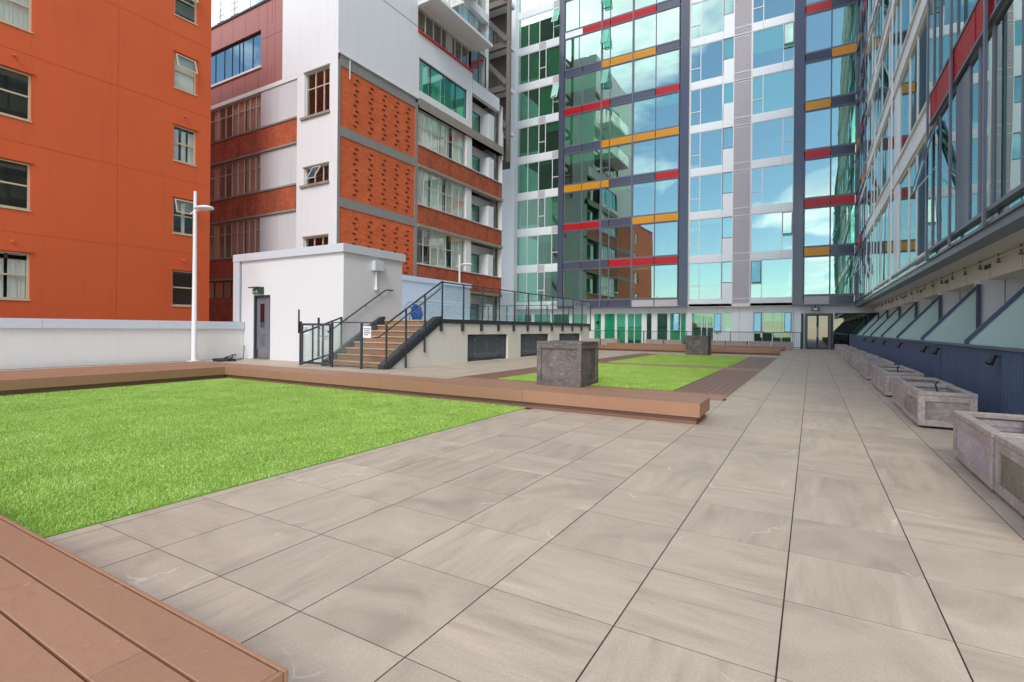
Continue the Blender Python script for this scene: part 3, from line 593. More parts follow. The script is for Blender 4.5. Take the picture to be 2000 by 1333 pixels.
def lamp(label, x, y, z0=0.0):
    t = thing('lamp_post', label, 'street lamp', (x, y, z0), 'white terrace lamp posts')
    q = MB(); q.tube([(x, y, z0), (x, y, z0 + .5), (x, y, z0 + 3), (x, y, z0 + 5.88)], [.085, .082, .066, .05], 14); q.build('pole', 'white_metal', t)
    bx('base_plate', x - .16, x + .16, y - .16, y + .16, z0, z0 + .022, 'white_metal', t, .004)
    q = MB()
    for sx in (-.12, .12):
        for sy in (-.12, .12): q.tube([(x + sx, y + sy, z0 + .02), (x + sx, y + sy, z0 + .05)], .016, 6)
    q.build('anchor_bolts', 'steel', t)
    q = MB(); q.tube([(x - .32, y, z0 + 5.13), (x - .1, y, z0 + 5.17), (x + .25, y, z0 + 5.22)], [.025, .04, .04], 10); q.build('arm', 'white_metal', t)
    # luminaire: flattened shell, thick near the arm and thin at the rim
    V = []; Fs = []; N, K = 18, 7
    for k in range(K):
        a = k / (K - 1) * math.pi
        for j in range(N):
            th = 2 * math.pi * j / N; rr = math.sin(a)
            zz = math.cos(a); V.append((x + .55 + .42 * rr * math.cos(th), y + .26 * rr * math.sin(th), z0 + 5.22 + (.11 if zz > 0 else .035) * zz))
    for k in range(K - 1):
        for j in range(N): Fs.append((k * N + j, k * N + (j + 1) % N, (k + 1) * N + (j + 1) % N, (k + 1) * N + j))
    q = MB(); q.add(V, Fs); q.sm = True; q.build('luminaire', 'white_metal', t)
    q = MB(); q.tube([(x + .6, y, z0 + 5.19), (x + .6, y, z0 + 5.165)], [.2, .16], 16); q.build('lens', 'glass_clear', t)
    return t
lamp('tall white lamp post in front of the orange building', -18.45, 9.72)
lamp('white lamp post behind the pale blue wall in front of the brick building', -19.3, 26.3)
cb = MB(); pts = []
for k in range(260):
    a = k * .21; r = .34 + .07 * math.sin(k * .13)
    pts.append((-17.7 + r * math.cos(a) * 1.1, 10.35 + r * math.sin(a) * .8, .02 + .03 * (1 + math.sin(k * .37)) + (.16 * max(0, math.cos(a - 1.0)) if 120 < k < 210 else 0)))
pts += [(-17.9, 10.9, .015), (-18.2, 11.3, .015), (-18.6, 11.6, .02), (-18.72, 11.70, .25), (-18.74, 11.72, .5)]
cb.tube(pts, .014, 6); tag(cb.build('cable', 'rubber', org=(-17.7, 10.35, 0)), 'dark coiled cable lying at the foot of the tall lamp post', 'cable')

# ================================================================== pool podium and stairs
XW = -10.75
po = thing('pool_podium', 'raised white rendered pool podium with three louvred plant doors', 'podium', (XW, 19, 0))
FB = Face('x', XW, 1); ops = [(15.18, 18.05, .0, 1.0, .22, 1), (19.09, 21.88, .0, 1.0, .22, 1), (22.98, 25.71, .0, 1.0, .22, 1)]
wm = MB(); wall_sheet(wm, FB, 13.55, 26.94, -.02, 1.385, ops)
wm.add([(XW, 11.2, -.02), (XW, 13.55, -.02), (XW, 13.55, 1.385), (XW, 13.30, 1.20), (XW, 11.2, .04)], [(0, 1, 2, 3, 4)])
wm.add([(XW, 26.94, -.02), (-19.1, 26.94, -.02), (-19.1, 26.94, 1.385), (XW, 26.94, 1.385)], [(0, 1, 2, 3)])
wm.add([(XW - .15, 11.2, -.02), (XW, 11.2, -.02), (XW, 11.2, .04), (XW - .15, 11.2, .04)], [(0, 1, 2, 3)])
wm.build('wall', 'cream_render', po)
bx('edge_channel', XW - .02, XW + .05, 13.55, 27.0, 1.386, 1.535, 'charcoal', po, .004); bx('edge_channel', -19.1, XW - .02, 26.93, 27.0, 1.386, 1.535, 'charcoal', po, .004)
for a, b_ in ((-19.1, -13.4),): bx('pool_deck_slab', a, b_, 14.62, 26.92, 1.385, 1.5, 'cream_render', po)
bx('pool_deck_slab', -13.398, XW - .022, 13.62, 26.92, 1.385, 1.5, 'deck', po)
for (y0, y1, z0, z1, d, _), lab in zip(ops, 'abc'):
    D = XW - .13; n4 = [y0, y0 + .60, y0 + (y1 - y0) / 2, y1 - .62, y1]
    q = MB(); q.box(D - .03, D + .03, y0, y0 + .05, .0, z1); q.box(D - .03, D + .03, y1 - .05, y1, .0, z1); q.box(D - .03, D + .03, y0 + .05, y1 - .05, z1 - .05, z1); q.box(D - .03, D + .03, y0 + .05, y1 - .05, .0, .10); q.build('louvre_frame', 'charcoal', po)
    for k in range(4):
        a, b_ = n4[k] + (.05 if k == 0 else .008), n4[k + 1] - (.05 if k == 3 else .008)
        if k in (0, 3): lv = bx('louvre_panel', D - .035, D - .025, a, b_, .10, z1 - .05, 'black', po); i0, i1, j0, j1 = a + .01, b_ - .01, .12, z1 - .07
        else:
            q = MB(); j0, j1 = .28, .80; i0, i1 = a + .09, b_ - .09
            q.box(D - .015, D + .012, a, i0, .11, z1 - .06); q.box(D - .015, D + .012, i1, b_, .11, z1 - .06); q.box(D - .015, D + .012, i0, i1, .11, j0); q.box(D - .015, D + .012, i0, i1, j1, z1 - .06)
            lv = q.build('louvre_door', 'louvre_grey', po)
            hy = a if k == 1 else b_
            for hz in (.26, .80): bx('hinge', D + .012, D + .024, hy - .03, hy + .03, hz - .05, hz + .05, 'steel', lv)
            if k == 1: q = MB(); q.tube([(D + .01, b_ - .045, .54), (D + .04, b_ - .045, .54)], .028, 10); q.build('door_knob', 'steel', lv)
        n = max(5, int((j1 - j0) / .062)); s_ = (j1 - j0) / n
        for r in range(n):
            z = j0 + r * s_; MB().prism([(D - .022, z + s_ * .95), (D - .012, z + s_ * .95), (D + .010, z + s_ * .10), (D + .010, z)], 'y', i0, i1).build('slat', 'louvre_grey', lv)
NST, Y0S = 8, 11.10; RIS = 1.5 / NST; TRD = (13.62 - Y0S) / NST + .045
st = thing('staircase', 'brown timber stairs climbing between the plant room and the podium wall', 'stairs', (-12.1, 11.1, 0))
for k in range(NST):
    y = Y0S + k * (13.62 - Y0S) / (NST - 1) * .98; z = (k + 1) * RIS; ye = Y0S + (k + 1) * (13.62 - Y0S) / (NST - 1) * .98 if k < NST - 1 else 13.66
    s_ = MB().box(-13.25, -10.93, y, y + .02, z - RIS + .002, z - .032).build('riser', 'deck', st)
    bx('tread', -13.25, -10.93, y - .02, ye + .018, z - .03, z - (.004 if k == NST - 1 else 0), 'deck', st, .003)
    bx('nosing', -13.25, -10.93, y - .034, y - .021, z - .032, z + .003, 'timber_frame', st)
sl = (1.5) / (13.58 - 11.02)
for nm, xa, xb in (('stringer', -10.92, XW + .05), ('stringer', -13.385, -13.26)):
    MB().prism([(10.92, 0), (11.2, 0), (13.6, 1.38), (13.6, 1.62), (13.4, 1.60), (10.92, .13)], 'x', xa, xb).build(nm, 'charcoal', st)

# ---- glass pool fence, gate and handrails
gf = thing('glass_balustrade', 'glass balustrade on dark posts along the pool podium edge and its stair', 'balustrade', (XW, 19, 1.5))
ypost = [13.60 + 1.209 * k for k in range(12)]
for k, y in enumerate(ypost):
    p_ = bx('post', XW + .052, XW + .092, y - .028, y + .028, 1.13, 2.745, 'charcoal', gf, .004)
    bx('bracket', XW + .002, XW + .05, y - .05, y + .05, 1.12, 1.37, 'charcoal', p_)
for a, b_ in zip(ypost[:-1], ypost[1:]): bx('glass_panel', XW + .066, XW + .078, a + .04, b_ - .04, 1.56, 2.70, 'glass_clear', gf)
bx('top_rail', XW + .045, XW + .098, 13.57, ypost[-1] + .03, 2.746, 2.785, 'charcoal', gf, .004)
xb_ = [XW + .07 - 1.38 * k for k in range(1, 7)]
for x in xb_: bx('post', x - .028, x + .028, 27.002, 27.042, 1.13, 2.6, 'charcoal', gf, .004)
bx('top_rail', xb_[-1] - .03, XW + .04, 27.0, 27.045, 2.602, 2.64, 'charcoal', gf, .004)
for a, b_ in zip([XW + .03] + xb_[:-1], xb_): bx('glass_panel', b_ + .04, a - .04, 27.015, 27.027, 1.56, 2.56, 'glass_clear', gf)
zs = lambda y: max(0.0, (y - 11.02) * sl)
for y in (11.0, 11.83, 12.71): bx('post', XW + .052, XW + .092, y - .028, y + .028, max(0, zs(y) - .55) if y > 11.1 else 0.0, zs(y) + 1.30, 'charcoal', gf, .004)
for a, b_ in ((11.0, 11.83), (11.83, 12.71), (12.71, 13.6)):
    MB().prism([(a + .04, zs(a + .04) + .14), (b_ - .04, zs(b_ - .04) + .14), (b_ - .04, zs(b_ - .04) + 1.20), (a + .04, zs(a + .04) + 1.20)], 'x', XW + .066, XW + .078).build('glass_panel', 'glass_clear', gf)
MB().bar((XW + .072, 10.98, zs(11) + 1.32), (XW + .072, 13.6, zs(13.6) + 1.28), .05, .04).build('top_rail', 'charcoal', gf)
q = MB(); q.tube([(XW - .03, 10.62, .93), (XW - .03, 10.80, .95), (XW - .03, 11.0, 1.05), (XW - .03, 13.4, zs(13.4) + 1.02), (XW - .03, 13.62, zs(13.6) + 1.05)], .021, 8); q.build('handrail', 'charcoal', gf)
MB().bar((XW + .075, 11.0, .10), (XW + .075, 13.6, zs(13.6) + .10), .03, .10).build('clamp_rail', 'charcoal', gf)
YG = 10.7
gt = thing('pool_gate', 'dark framed glass pool gate with latch post at the foot of the stairs', 'gate', (-13.35, YG, 0))
for x, h in ((-14.10, 1.40), (-12.63, 1.36), (-11.37, 1.35)): bx('post', x - .03, x + .03, YG - .03, YG + .03, 0, h, 'charcoal', gt, .004)
for x in (-14.10, -12.63, -11.37): bx('post_foot', x - .06, x + .06, YG - .06, YG + .06, 0, .012, 'steel', gt)
q = MB(); q.box(-14.135, -14.09, YG - .085, YG - .035, 1.02, 1.78, .012); q.build('latch_post', 'black', gt)
q = MB(); q.box(-14.05, -13.99, YG - .02, YG + .02, .06, 1.34); q.box(-12.75, -12.69, YG - .02, YG + .02, .06, 1.34); q.box(-13.99, -12.75, YG - .02, YG + .02, 1.27, 1.34); q.box(-13.99, -12.75, YG - .02, YG + .02, .06, .13); gr = q.build('gate_frame', 'charcoal', gt)
for x in (-13.52, -13.05): bx('gate_stile', x - .022, x + .022, YG - .015, YG + .015, .13, 1.27, 'charcoal', gr)
bx('gate_pane', -13.99, -12.75, YG + .016, YG + .024, .13, 1.27, 'glass_clear', gr)
bx('hinge', -12.70, -12.64, YG - .04, YG - .02, 1.05, 1.22, 'black', gr); bx('hinge', -12.70, -12.64, YG - .04, YG - .02, .18, .35, 'black', gr)
q = MB(); q.box(-13.18, -12.78, YG - .035, YG - .022, .92, .96); q.box(-13.05, -12.78, YG - .035, YG - .022, .85, .88); q.build('latch', 'steel', gr)
for a, b_ in ((-12.60, -11.40), (-11.34, -10.75)): bx('fence_pane', a + .03, b_ - .03, YG - .006, YG + .006, .08, 1.30, 'glass_clear', gt)
bx('top_rail', -12.66, -10.72, YG - .018, YG + .018, 1.352, 1.384, 'charcoal', gt, .003); MB().box(-12.60, -10.75, YG - .012, YG + .012, .05, .075).build('bottom_rail', 'charcoal', gt)
def notice(label, x0, x1, z0, z1, y):
    t = thing('notice', label, 'sign', (x0, y, z0)); bx('paper', x0, x1, y - .004, y, z0, z1, 'blind', t)
    q = MB(); hh = z1 - z0
    for k, (a, b_) in enumerate(((.12, .9), (.2, .82), (.12, .9), (.15, .6))):
        z = z1 - hh * (.22 + .17 * k); u = x0 + (x1 - x0) * a
        while u < x0 + (x1 - x0) * b_:
            wl = random.uniform(.012, .03); q.box(u, u + wl, y - .0055, y - .0042, z - .018, z + .016); u += wl + .01
    q.build('lettering', 'charcoal', t)
notice('white paper notice with rows of small print fixed to the pool gate', -13.93, -13.68, 1.0, 1.25, YG - .021)
notice('white paper notice with rows of small print on the glass fence beside the stairs', -11.30, -10.98, .92, 1.26, YG - .008)
wr = thing('side_fence', 'short glass fence return between the pool gate and plant room wall', 'fence', (-13.35, 11.2, 0))
for y in (10.78, 11.68): bx('post', -13.37, -13.32, y - .028, y + .028, .28, 1.52, 'charcoal', wr, .004)
MB().bar((-13.345, 10.1, 1.02), (-13.345, 11.70, 1.55), .04, .045).build('top_rail', 'charcoal', wr); MB().bar((-13.345, 10.15, .10), (-13.345, 11.70, .46), .04, .05).build('bottom_rail', 'charcoal', wr)
MB().prism([(10.2, .16), (11.66, .48), (11.66, 1.50), (10.2, 1.02)], 'x', -13.351, -13.339).build('fence_pane', 'glass_clear', wr)
hr = thing('wall_handrail', 'sloping dark handrail fixed to the white plant room side wall', 'handrail', (-13.35, 12.8, 1.9))
q = MB(); q.tube([(-13.31, 11.10, 1.06), (-13.31, 11.3, 1.17), (-13.31, 13.60, 2.55), (-13.31, 13.72, 2.59), (-13.31, 14.05, 2.59)], .024, 10); q.build('rail', 'charcoal', hr)
for y, z in ((11.9, 1.53), (12.75, 2.04), (13.9, 2.59)): q = MB(); q.tube([(-13.4, y, z - .09), (-13.33, y, z - .09), (-13.31, y, z - .02)], .012, 6); q.build('rail_bracket', 'steel', hr)
# pool wall and pool furniture
pb = thing('pool_screen_wall', 'pale blue-white rendered wall with metal coping behind the glass pool balustrade', 'wall', (-18.95, 21, 1.4))
bx('wall', -19.15, -18.9, 14.605, 26.92, 1.5, 3.80, 'blue_white', pb); bx('coping', -19.22, -18.83, 14.72, 26.96, 3.79, 4.05, 'blue_white', pb, .005)
ld = thing('pool_ladder', 'curved steel pool ladder handrails on the podium', 'ladder', (-14.6, 17.0, 1.5))
for x in (-15.05, -14.55):
    q = MB(); q.tube([(x, 16.3, 1.5), (x, 16.45, 1.95)] + [(x, 16.45 + .75 * t_, 1.95 + .42 * math.sin(t_ * 2.2)) for t_ in (.2, .4, .6, .8)] + [(x, 17.3, 2.15), (x, 17.32, 1.5)], .025, 10); q.build('hoop', 'steel', ld)
V = []; Fs = []
for i in range(13):
    for j in range(9):
        u, v = i / 12, j / 8; V.append((-13.1 + .55 * u + .03 * math.sin(v * 9 + u * 4), 14.72 + .04 * math.sin(u * 14 + v * 3) + .08 * v, 2.06 - .50 * v - .16 * u * v - .05 * math.cos(u * 7)))
for i in range(12):
    for j in range(8): Fs.append((i * 9 + j, i * 9 + j + 1, (i + 1) * 9 + j + 1, (i + 1) * 9 + j))
q = MB(); q.add(V, Fs); q.sm = True; tw = q.build('towel', 'blue_cloth', org=(-12.9, 14.8, 1.5), fix=False); md = tw.modifiers.new('thick', 'SOLIDIFY'); md.thickness = .015
tag(tw, 'blue towel hanging at the top of the stairs', 'towel')

# ================================================================== orange building
ob = thing('orange_building', 'orange rendered building with small cream framed sash windows', 'building', (-30, 3, -12))
FO = Face('x', -23.7, 1); YF = 13.13; OT = 17.6
zr = [2.10 + 3.13 * k for k in range(5)]; wopen = []
for k, z in enumerate(zr):
    wopen.append((11.57, 12.50, z, z + 1.52)); wopen.append((5.35, 6.93, z, z + 1.62)); wopen.append((1.2, 2.8, z, z + 1.62))
groove = [(9.52, 9.54, 0.0, 17.5, .012, 1)]
hz = [1.25 + 3.13 * k for k in range(6)]
ops = [o + (.16,) for o in wopen]
for z in hz: ops += [(-6.9, 9.50, z, z + .016, .012, 1), (9.56, 13.1, z + .03, z + .046, .012, 1)]
wm = MB(); wall_sheet(wm, FO, -7.0, YF, -12, OT, ops + groove)
wm.add([(-23.7, YF, -12), (-38, YF, -12), (-38, YF, OT), (-23.7, YF, OT)], [(0, 1, 2, 3)]); wm.add([(-23.7, -7, -12), (-38, -7, -12), (-38, -7, OT), (-23.7, -7, OT)], [(0, 1, 2, 3)])
wm.add([(-23.7, -7, OT), (-38, -7, OT), (-38, YF, OT), (-23.7, YF, OT)], [(0, 1, 2, 3)]); wm.add([(-38, -7, -12), (-38, YF, -12), (-38, YF, OT), (-38, -7, OT)], [(0, 1, 2, 3)])
wm.build('wall', 'orange', ob)
q = MB(); q.add([(-24.9, -6.8, -12), (-24.9, 13, -12), (-24.9, 13, 17.5), (-24.9, -6.8, 17.5)], [(0, 1, 2, 3)])
for z in hz: q.box(-24.9, -23.87, -6.8, 13, z - .9, z - .75)
q.build('interior', 'interior_dark', ob)
bx('roof_trim', -38.05, -23.62, -7.06, YF + .06, OT, OT + .2, 'orange', ob)
cov = {3: (1.0, 'curtain'), 0: (0.0, None)}
for k, z in enumerate(zr):
    for (a, b_, zb) in ((11.57, 12.50, z + 1.52), (5.35, 6.93, z + 1.62), (1.2, 2.8, z + 1.62)):
        small = a > 11; kw = {}
        if small: kw = {0: {}, 1: dict(cover=[(.0, .12), (.45, .6)]), 2: dict(cover=[(.05, .3), (.42, .62), (.72, .98)]), 3: dict(blind=.97), 4: dict(blind=.3), 5: dict(cover=[(0, .3)]), 6: {}}[k]
        elif a > 5: kw = {0: dict(cover=[(0, .6), (.66, .99)]), 1: dict(), 2: dict(), 3: dict(cover=[(0, .98)]), 4: {}, 5: dict(blind=.4), 6: {}}[k]
        window(ob, FO, a, b_, z, zb, zcuts=(z + (zb - z) * .52,), frame='timber_frame', fw=.055, inset=.10, glass='glass_old', **kw)
        q = MB(); FO.box(q, a - .06, b_ + .06, zb + .02, zb + .10, -.05, .0); q.build('window_hood', 'orange', ob)
        q = MB(); FO.box(q, a - .02, b_ + .02, z - .05, z, -.03, .12); q.build('window_sill', 'timber_frame', ob)
# two sashes stand open
def open_sash(parent, F, u0, u1, z0, z1, ang, frame, glass, fw=.04, name='open_sash'):
    """top-hung sash swung outwards by ang"""
    h = z1 - z0; t = .035; q = MB(); L = Vector((0, 0, 0))
    def P(u, s, d): return F.p(u, z1 - s * math.cos(ang) , -(s * math.sin(ang) + d))
    def bar_(ua, ub, sa, sb_, mb): mb.add([P(u, s, d) for d in (0, t) for u, s in ((ua, sa), (ub, sa), (ub, sb_), (ua, sb_))], [(3, 2, 1, 0), (4, 5, 6, 7)] + [(i, (i + 1) % 4, 4 + (i + 1) % 4, 4 + i) for i in range(4)])
    bar_(u0, u0 + fw, 0, h, q); bar_(u1 - fw, u1, 0, h, q); bar_(u0 + fw, u1 - fw, 0, fw, q); bar_(u0 + fw, u1 - fw, h - fw, h, q)
    o = q.build(name, frame, parent)
    g_ = MB(); g_.add([P(u, s, d) for d in (.012, .022) for u, s in ((u0 + fw, fw), (u1 - fw, fw), (u1 - fw, h - fw), (u0 + fw, h - fw))], [(3, 2, 1, 0), (4, 5, 6, 7)] + [(i, (i + 1) % 4, 4 + (i + 1) % 4, 4 + i) for i in range(4)]); g_.build('pane', glass, o)
    a_ = MB()
    for u in (u0 + .01, u1 - .01): a_.bar(P(u, h * .95, 0), F.p(u, z1 - h * .62, .0), .014, .014)
    a_.build('stay', 'steel', o)
    return o
for k in (1, 3, 4): open_sash(ob, FO, 11.63, 12.44, zr[k] + .84, zr[k] + 1.46, .30, 'timber_frame', 'glass_old')
for y, z in ((6.45, 4.08), (6.45, 10.45), (12.0, 10.35), (11.98, 4.08)):
    q = MB(); q.tube([(-23.7, y, z), (-23.55, y, z), (-23.55, y, z - .06)], .035, 8); q.build('overflow_spout', 'orange', ob)

# ================================================================== old brick and white building
od = thing('old_office_building', 'older office building with brick panels, white walls and rows of curtained windows', 'building', (-19.7, 24, -12))
FX = Face('x', -19.7, 1); FY = Face('y', 16.9, -1)
lev = [(1.55, 3.75), (4.97, 7.08), (8.40, 10.52), (11.85, 13.93)]
# ---- face A
rows = [(2.82, 3.93), (5.02, 7.24), (8.44, 10.66), (11.84, 13.98)]
sm = [(-22.13, -20.28, 4.85, 5.70), (-22.13, -20.28, 8.33, 9.20), (-22.13, -20.28, 11.75, 13.96)]
wm = MB(); wall_sheet(wm, FY, -22.70, -19.70, -12, 30, [o + (.25,) for o in sm])
wall_sheet(wm, FY, -23.92, -22.70, 14.12, 30, []); wm.build('pier_wall', 'old_white', od)
q = MB(); FY.box(q, -23.90, -19.72, 18.55, 18.58, -.006, .01); q.build('panel_joint', 'charcoal', od)
q = MB()
for (a, b_) in zip([-12, 3.93, 7.24, 10.66], [2.82, 5.02, 8.44, 11.84]): FY.box(q, -38, -22.705, a, b_, -.03, .3)
q.build('brick_band', 'brick_old', od)
for b_ in (5.02, 8.44, 11.84):
    q = MB(); FY.box(q, -38, -22.70, b_ + .001, b_ + .09, -.08, .3); q.build('concrete_sill', 'concrete_dirty', od)
for b_ in (3.93, 7.24, 10.66):
    q = MB(); FY.box(q, -38, -22.70, b_ - .10, b_ - .001, -.06, .3); q.build('concrete_lintel', 'concrete_dirty', od)
q = MB(); FY.box(q, -38, -22.705, 13.88, 14.098, -.02, .3); q.build('concrete_beam', 'old_white', od)
for a, b_ in rows[1:]:
    q = MB()
    for k in range(2): FY.box(q, -25.78 + 1.54 * k + .006, -25.78 + 1.54 * (k + 1) - .006, a + .092, b_ - .102, .04, .3)
    q.build('wall_panel', 'old_panel', od)
    us = [-29.95 - .0, -29.2, -28.55, -28.0, -27.4, -26.9, -26.35]
    window(od, FY, -30.9, -25.80, a + .092, b_ - .102, us, (a + (b_ - a) * .66,), 'old_frame', .05, .16, 'glass_old', cover=[(.08, .2), (.46, .66), (.70, .97)], cover_mat='curtain_pink', mull=.035)
    window(od, FY, -36.0, -30.92, a + .092, b_ - .102, [-35, -34, -33, -32], (a + (b_ - a) * .66,), 'old_frame', .05, .16, 'glass_old', cover=[(.3, .9)], cover_mat='curtain_pink', mull=.035)
window(od, FY, -36, -22.72, rows[0][0], rows[0][1] - .1, [-34, -32, -30.3, -29.4, -28.6, -27.6, -26.6, -25.6], (), 'dark_frame', .05, .2, 'glass_old', mull=.03, cover=[(.35, .8)], cover_mat='curtain_beige')
# small pier windows
for k, (a, b_, z0, z1) in enumerate(sm):
    window(od, FY, a, b_, z0, z1, (a + .68, a + 1.30), () if k < 2 else (z0 + 1.42,), 'old_frame', .045, .15, 'glass_old', mull=.04)
    q = MB(); FY.box(q, a - .22, b_ + .06, z0 - .12, z0, -.10, .2); q.build('window_sill', 'concrete_dirty', od)
    q = MB(); FY.box(q, a - .05, b_ + .02, z1, z1 + .06, -.04, .0); q.build('window_lintel', 'concrete_dirty', od)
    q = MB(); q.box(-21.6, -20.3, 18.4, 18.5, z1 - .22, z1 - .15); q.build('tube_light', 'lit_tube', od)
open_sash(od, FY, -21.45, -20.85, 8.37, 9.15, .5, 'old_frame', 'glass_old')
# brown metal storey
wm = MB(); wall_sheet(wm, FY, -38, -23.925, 14.10, 18.58, [(-36.8, -25.75, 15.27, 17.24, .22)]); wm.build('cladding', 'brown_clad', od)
q = MB()
for x in np.arange(-36.6, -24.2, 1.18): FY.box(q, x, x + .012, 14.12, 15.2, -.004, .0); FY.box(q, x, x + .012, 17.3, 18.5, -.004, .0)
for x in (-25.2, -24.55): FY.box(q, x, x + .012, 14.12, 18.5, -.004, .0)
FY.box(q, -25.6, -23.94, 16.66, 16.68, -.004, 0)
q.build('cladding_joints', 'dark_frame', od)
window(od, FY, -36.8, -25.75, 15.27, 17.24, [-35.5, -34.2, -32.9, -31.6, -30.25, -29.35, -28.6, -27.9, -27.55, -26.65], (), 'black', .06, .14, 'glass_wing', mull=.05, cover=[(.72, .86)])
q = MB(); FY.box(q, -36.9, -25.65, 15.16, 15.27, -.08, .1); q.build('window_sill', 'frame_white', od)
q = MB(); FY.box(q, -38, -23.93, 18.58, 18.70, -.06, .4); q.build('roof_trim', 'dark_frame', od)
q = MB(); q.add([(-38, 16.95, 18.6), (-23.92, 16.95, 18.6), (-23.92, 30, 18.6), (-38, 30, 18.6)], [(0, 1, 2, 3)]); q.build('roof', 'concrete_frame', od)
# ---- face B: brick panels in a concrete frame
YB0, YB1, YB2, YB3 = 16.9, 22.55, 27.75, 31.6
q = MB(); FX.box(q, 16.905, 17.05, -12, 14.1, -.02, .3); FX.box(q, 22.45, 22.68, -12, 14.2, -.02, .3)
for a, b_ in ((3.55, 4.05), (7.05, 7.52), (10.48, 10.95), (13.85, 14.45)): FX.box(q, 17.05, 22.45, a, b_, -.018, .3)
q.build('concrete_frame', 'concrete_frame', od)
for a, b_ in ((-12, 3.55), (4.05, 7.05), (7.52, 10.48), (10.95, 13.85)):
    q = MB(); FX.box(q, 17.05, 22.45, a, b_, .02, .3); bp = q.build('brick_panel', 'brick', od)
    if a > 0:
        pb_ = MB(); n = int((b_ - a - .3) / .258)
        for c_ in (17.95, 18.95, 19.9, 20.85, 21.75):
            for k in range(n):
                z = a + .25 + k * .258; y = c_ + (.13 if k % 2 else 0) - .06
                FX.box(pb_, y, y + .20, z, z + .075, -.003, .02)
        tag(pb_.build('painted_brick_shadows', 'brick_shadow_tone', bp), kind='stuff')  # thin dark boxes paint in the shadows of projecting bricks
wm = MB(); wall_sheet(wm, FX, 16.902, 22.62, 14.45, 30, []); wm.build('upper_wall', 'old_white', od)
q = MB()
for z in (18.55, 22.6): FX.box(q, 16.92, 22.6, z, z + .03, -.006, .01)
q.build('panel_joint', 'charcoal', od)
q = MB(); FX.box(q, 16.9, 22.6, 14.40, 14.48, -.09, 0); q.build('drip_edge', 'old_white', od)
q = MB(); q.tube([(-19.66, 17.6, 14.4), (-19.66, 17.6, 13.4)], .025, 6); q.build('drain_pipe', 'old_white', od)
# white storeys right of the brick
wm = MB(); wall_sheet(wm, FX, 22.62, YB2 + .35, 14.5, 18.30, [(22.75, 27.55, 14.98, 16.90, .2)]); wm.build('upper_wall', 'old_white', od)
window(od, FX, 22.75, 27.55, 14.98, 16.90, (23.9, 25.15, 26.4), (), 'charcoal', .05, .12, 'glass_teal', blind=.0, cover=[(.0, .2), (.27, .48), (.53, .74), (.79, .97)], mull=.045)
q = MB(); FX.box(q, 22.62, YB2 + .4, 18.30, 18.40, -.12, .2); q.build('red_sill', 'red', od)
window(od, FX, 22.66, 27.75, 18.40, 19.80, (23.4, 24.15, 24.9, 25.6, 26.3, 27.0), (), 'old_frame', .05, .12, 'glass_old', mull=.05, cover=[(.55, .68)])
q = MB(); FX.box(q, 22.62, YB2 + .35, 19.80, 20.35, -.05, .3); q.build('slab_edge', 'old_white', od)
q = MB(); FX.box(q, 22.64, 28.5, 19.85, 20.02, -1.35, -.05); bs = q.build('balcony_slab', 'old_white', od)
for k in range(5):
    q = MB(); FX.box(q, 22.7 + 1.16 * k, 22.7 + 1.16 * (k + 1) - .03, 20.02, 21.05, -1.34, -1.32); q.build('glass_panel', 'glass_clear', bs)
window(od, FX, 22.66, 30.0, 20.35, 22.6, (23.8, 25, 26.2, 27.4, 28.6), (), 'old_frame', .05, .3, 'glass_old', cover=[(.6, .9)])
q = MB(); FX.box(q, 22.64, 28.2, 23.2, 23.45, -1.25, .3); bs = q.build('balcony_slab', 'old_white', od)
for k in range(5):
    q = MB(); FX.box(q, 22.7 + 1.1 * k, 22.7 + 1.1 * (k + 1) - .03, 23.45, 24.5, -1.24, -1.22); q.build('glass_panel', 'glass_clear', bs)
window(od, FX, 22.66, 30.0, 23.45, 26.2, (24.2, 25.8, 27.4, 29), (), 'old_frame', .05, .3, 'glass_old', cover=[(.3, .5)])
q = MB(); FX.box(q, 22.64, 30.0, 22.6, 23.2, .0, .4); FX.box(q, 22.64, 30.0, 26.2, 30, .0, .4); q.build('slab_edge', 'old_white', od)
q = MB(); q.tube([(-21.2, 24.6, 19.7), (-21.2, 24.6, 19.66)], .14, 12); q.build('ceiling_light', 'lit_tube', od)
# strip windows and brick spandrels right of the brick panels
tops = [(1.30, 3.55), (4.97, 7.08), (8.42, 10.52), (11.86, 13.93)]
for k, (a, b_) in enumerate(tops):
    window(od, FX, 22.70, 27.50, a, b_, [23.35, 24.05, 24.75, 25.5, 26.15, 26.85], (a + (b_ - a) * .55,), 'old_frame', .045, .12, 'glass_old', mull=.03, cover=[[(.05, .5), (.7, .9)], [(.28, .62), (.74, .98)], [(.0, .24), (.30, .52), (.60, .98)], [(.0, .42), (.48, .66), (.74, .97)]][k], cover_mat='curtain')
    q = MB(); FX.box(q, 22.69, YB3 + .4, b_ + .0, b_ + .17, -.12, .3); q.build('concrete_lintel', 'concrete_dirty', od)
    q = MB(); FX.box(q, 27.52, 28.12, a, b_ - .002, .0, .3); q.build('white_column', 'old_white', od)
    if k < 3: q = MB(); FX.box(q, 22.69, YB3 + .35, b_ + .17, tops[k + 1][0] - .06, -.03, .3); q.build('brick_spandrel', 'brick_old', od); q = MB(); FX.box(q, 22.69, YB3 + .4, tops[k + 1][0] - .06, tops[k + 1][0], -.09, .3); q.build('concrete_sill', 'old_panel', od)
q = MB(); FX.box(q, 22.69, YB3 + .35, -12, 1.24, -.03, .3); q.build('brick_spandrel', 'brick_old', od)
q = MB(); FX.box(q, 22.69, YB3 + .4, 13.93, 14.5, -.10, .3); q.build('concrete_beam', 'concrete_dirty', od)
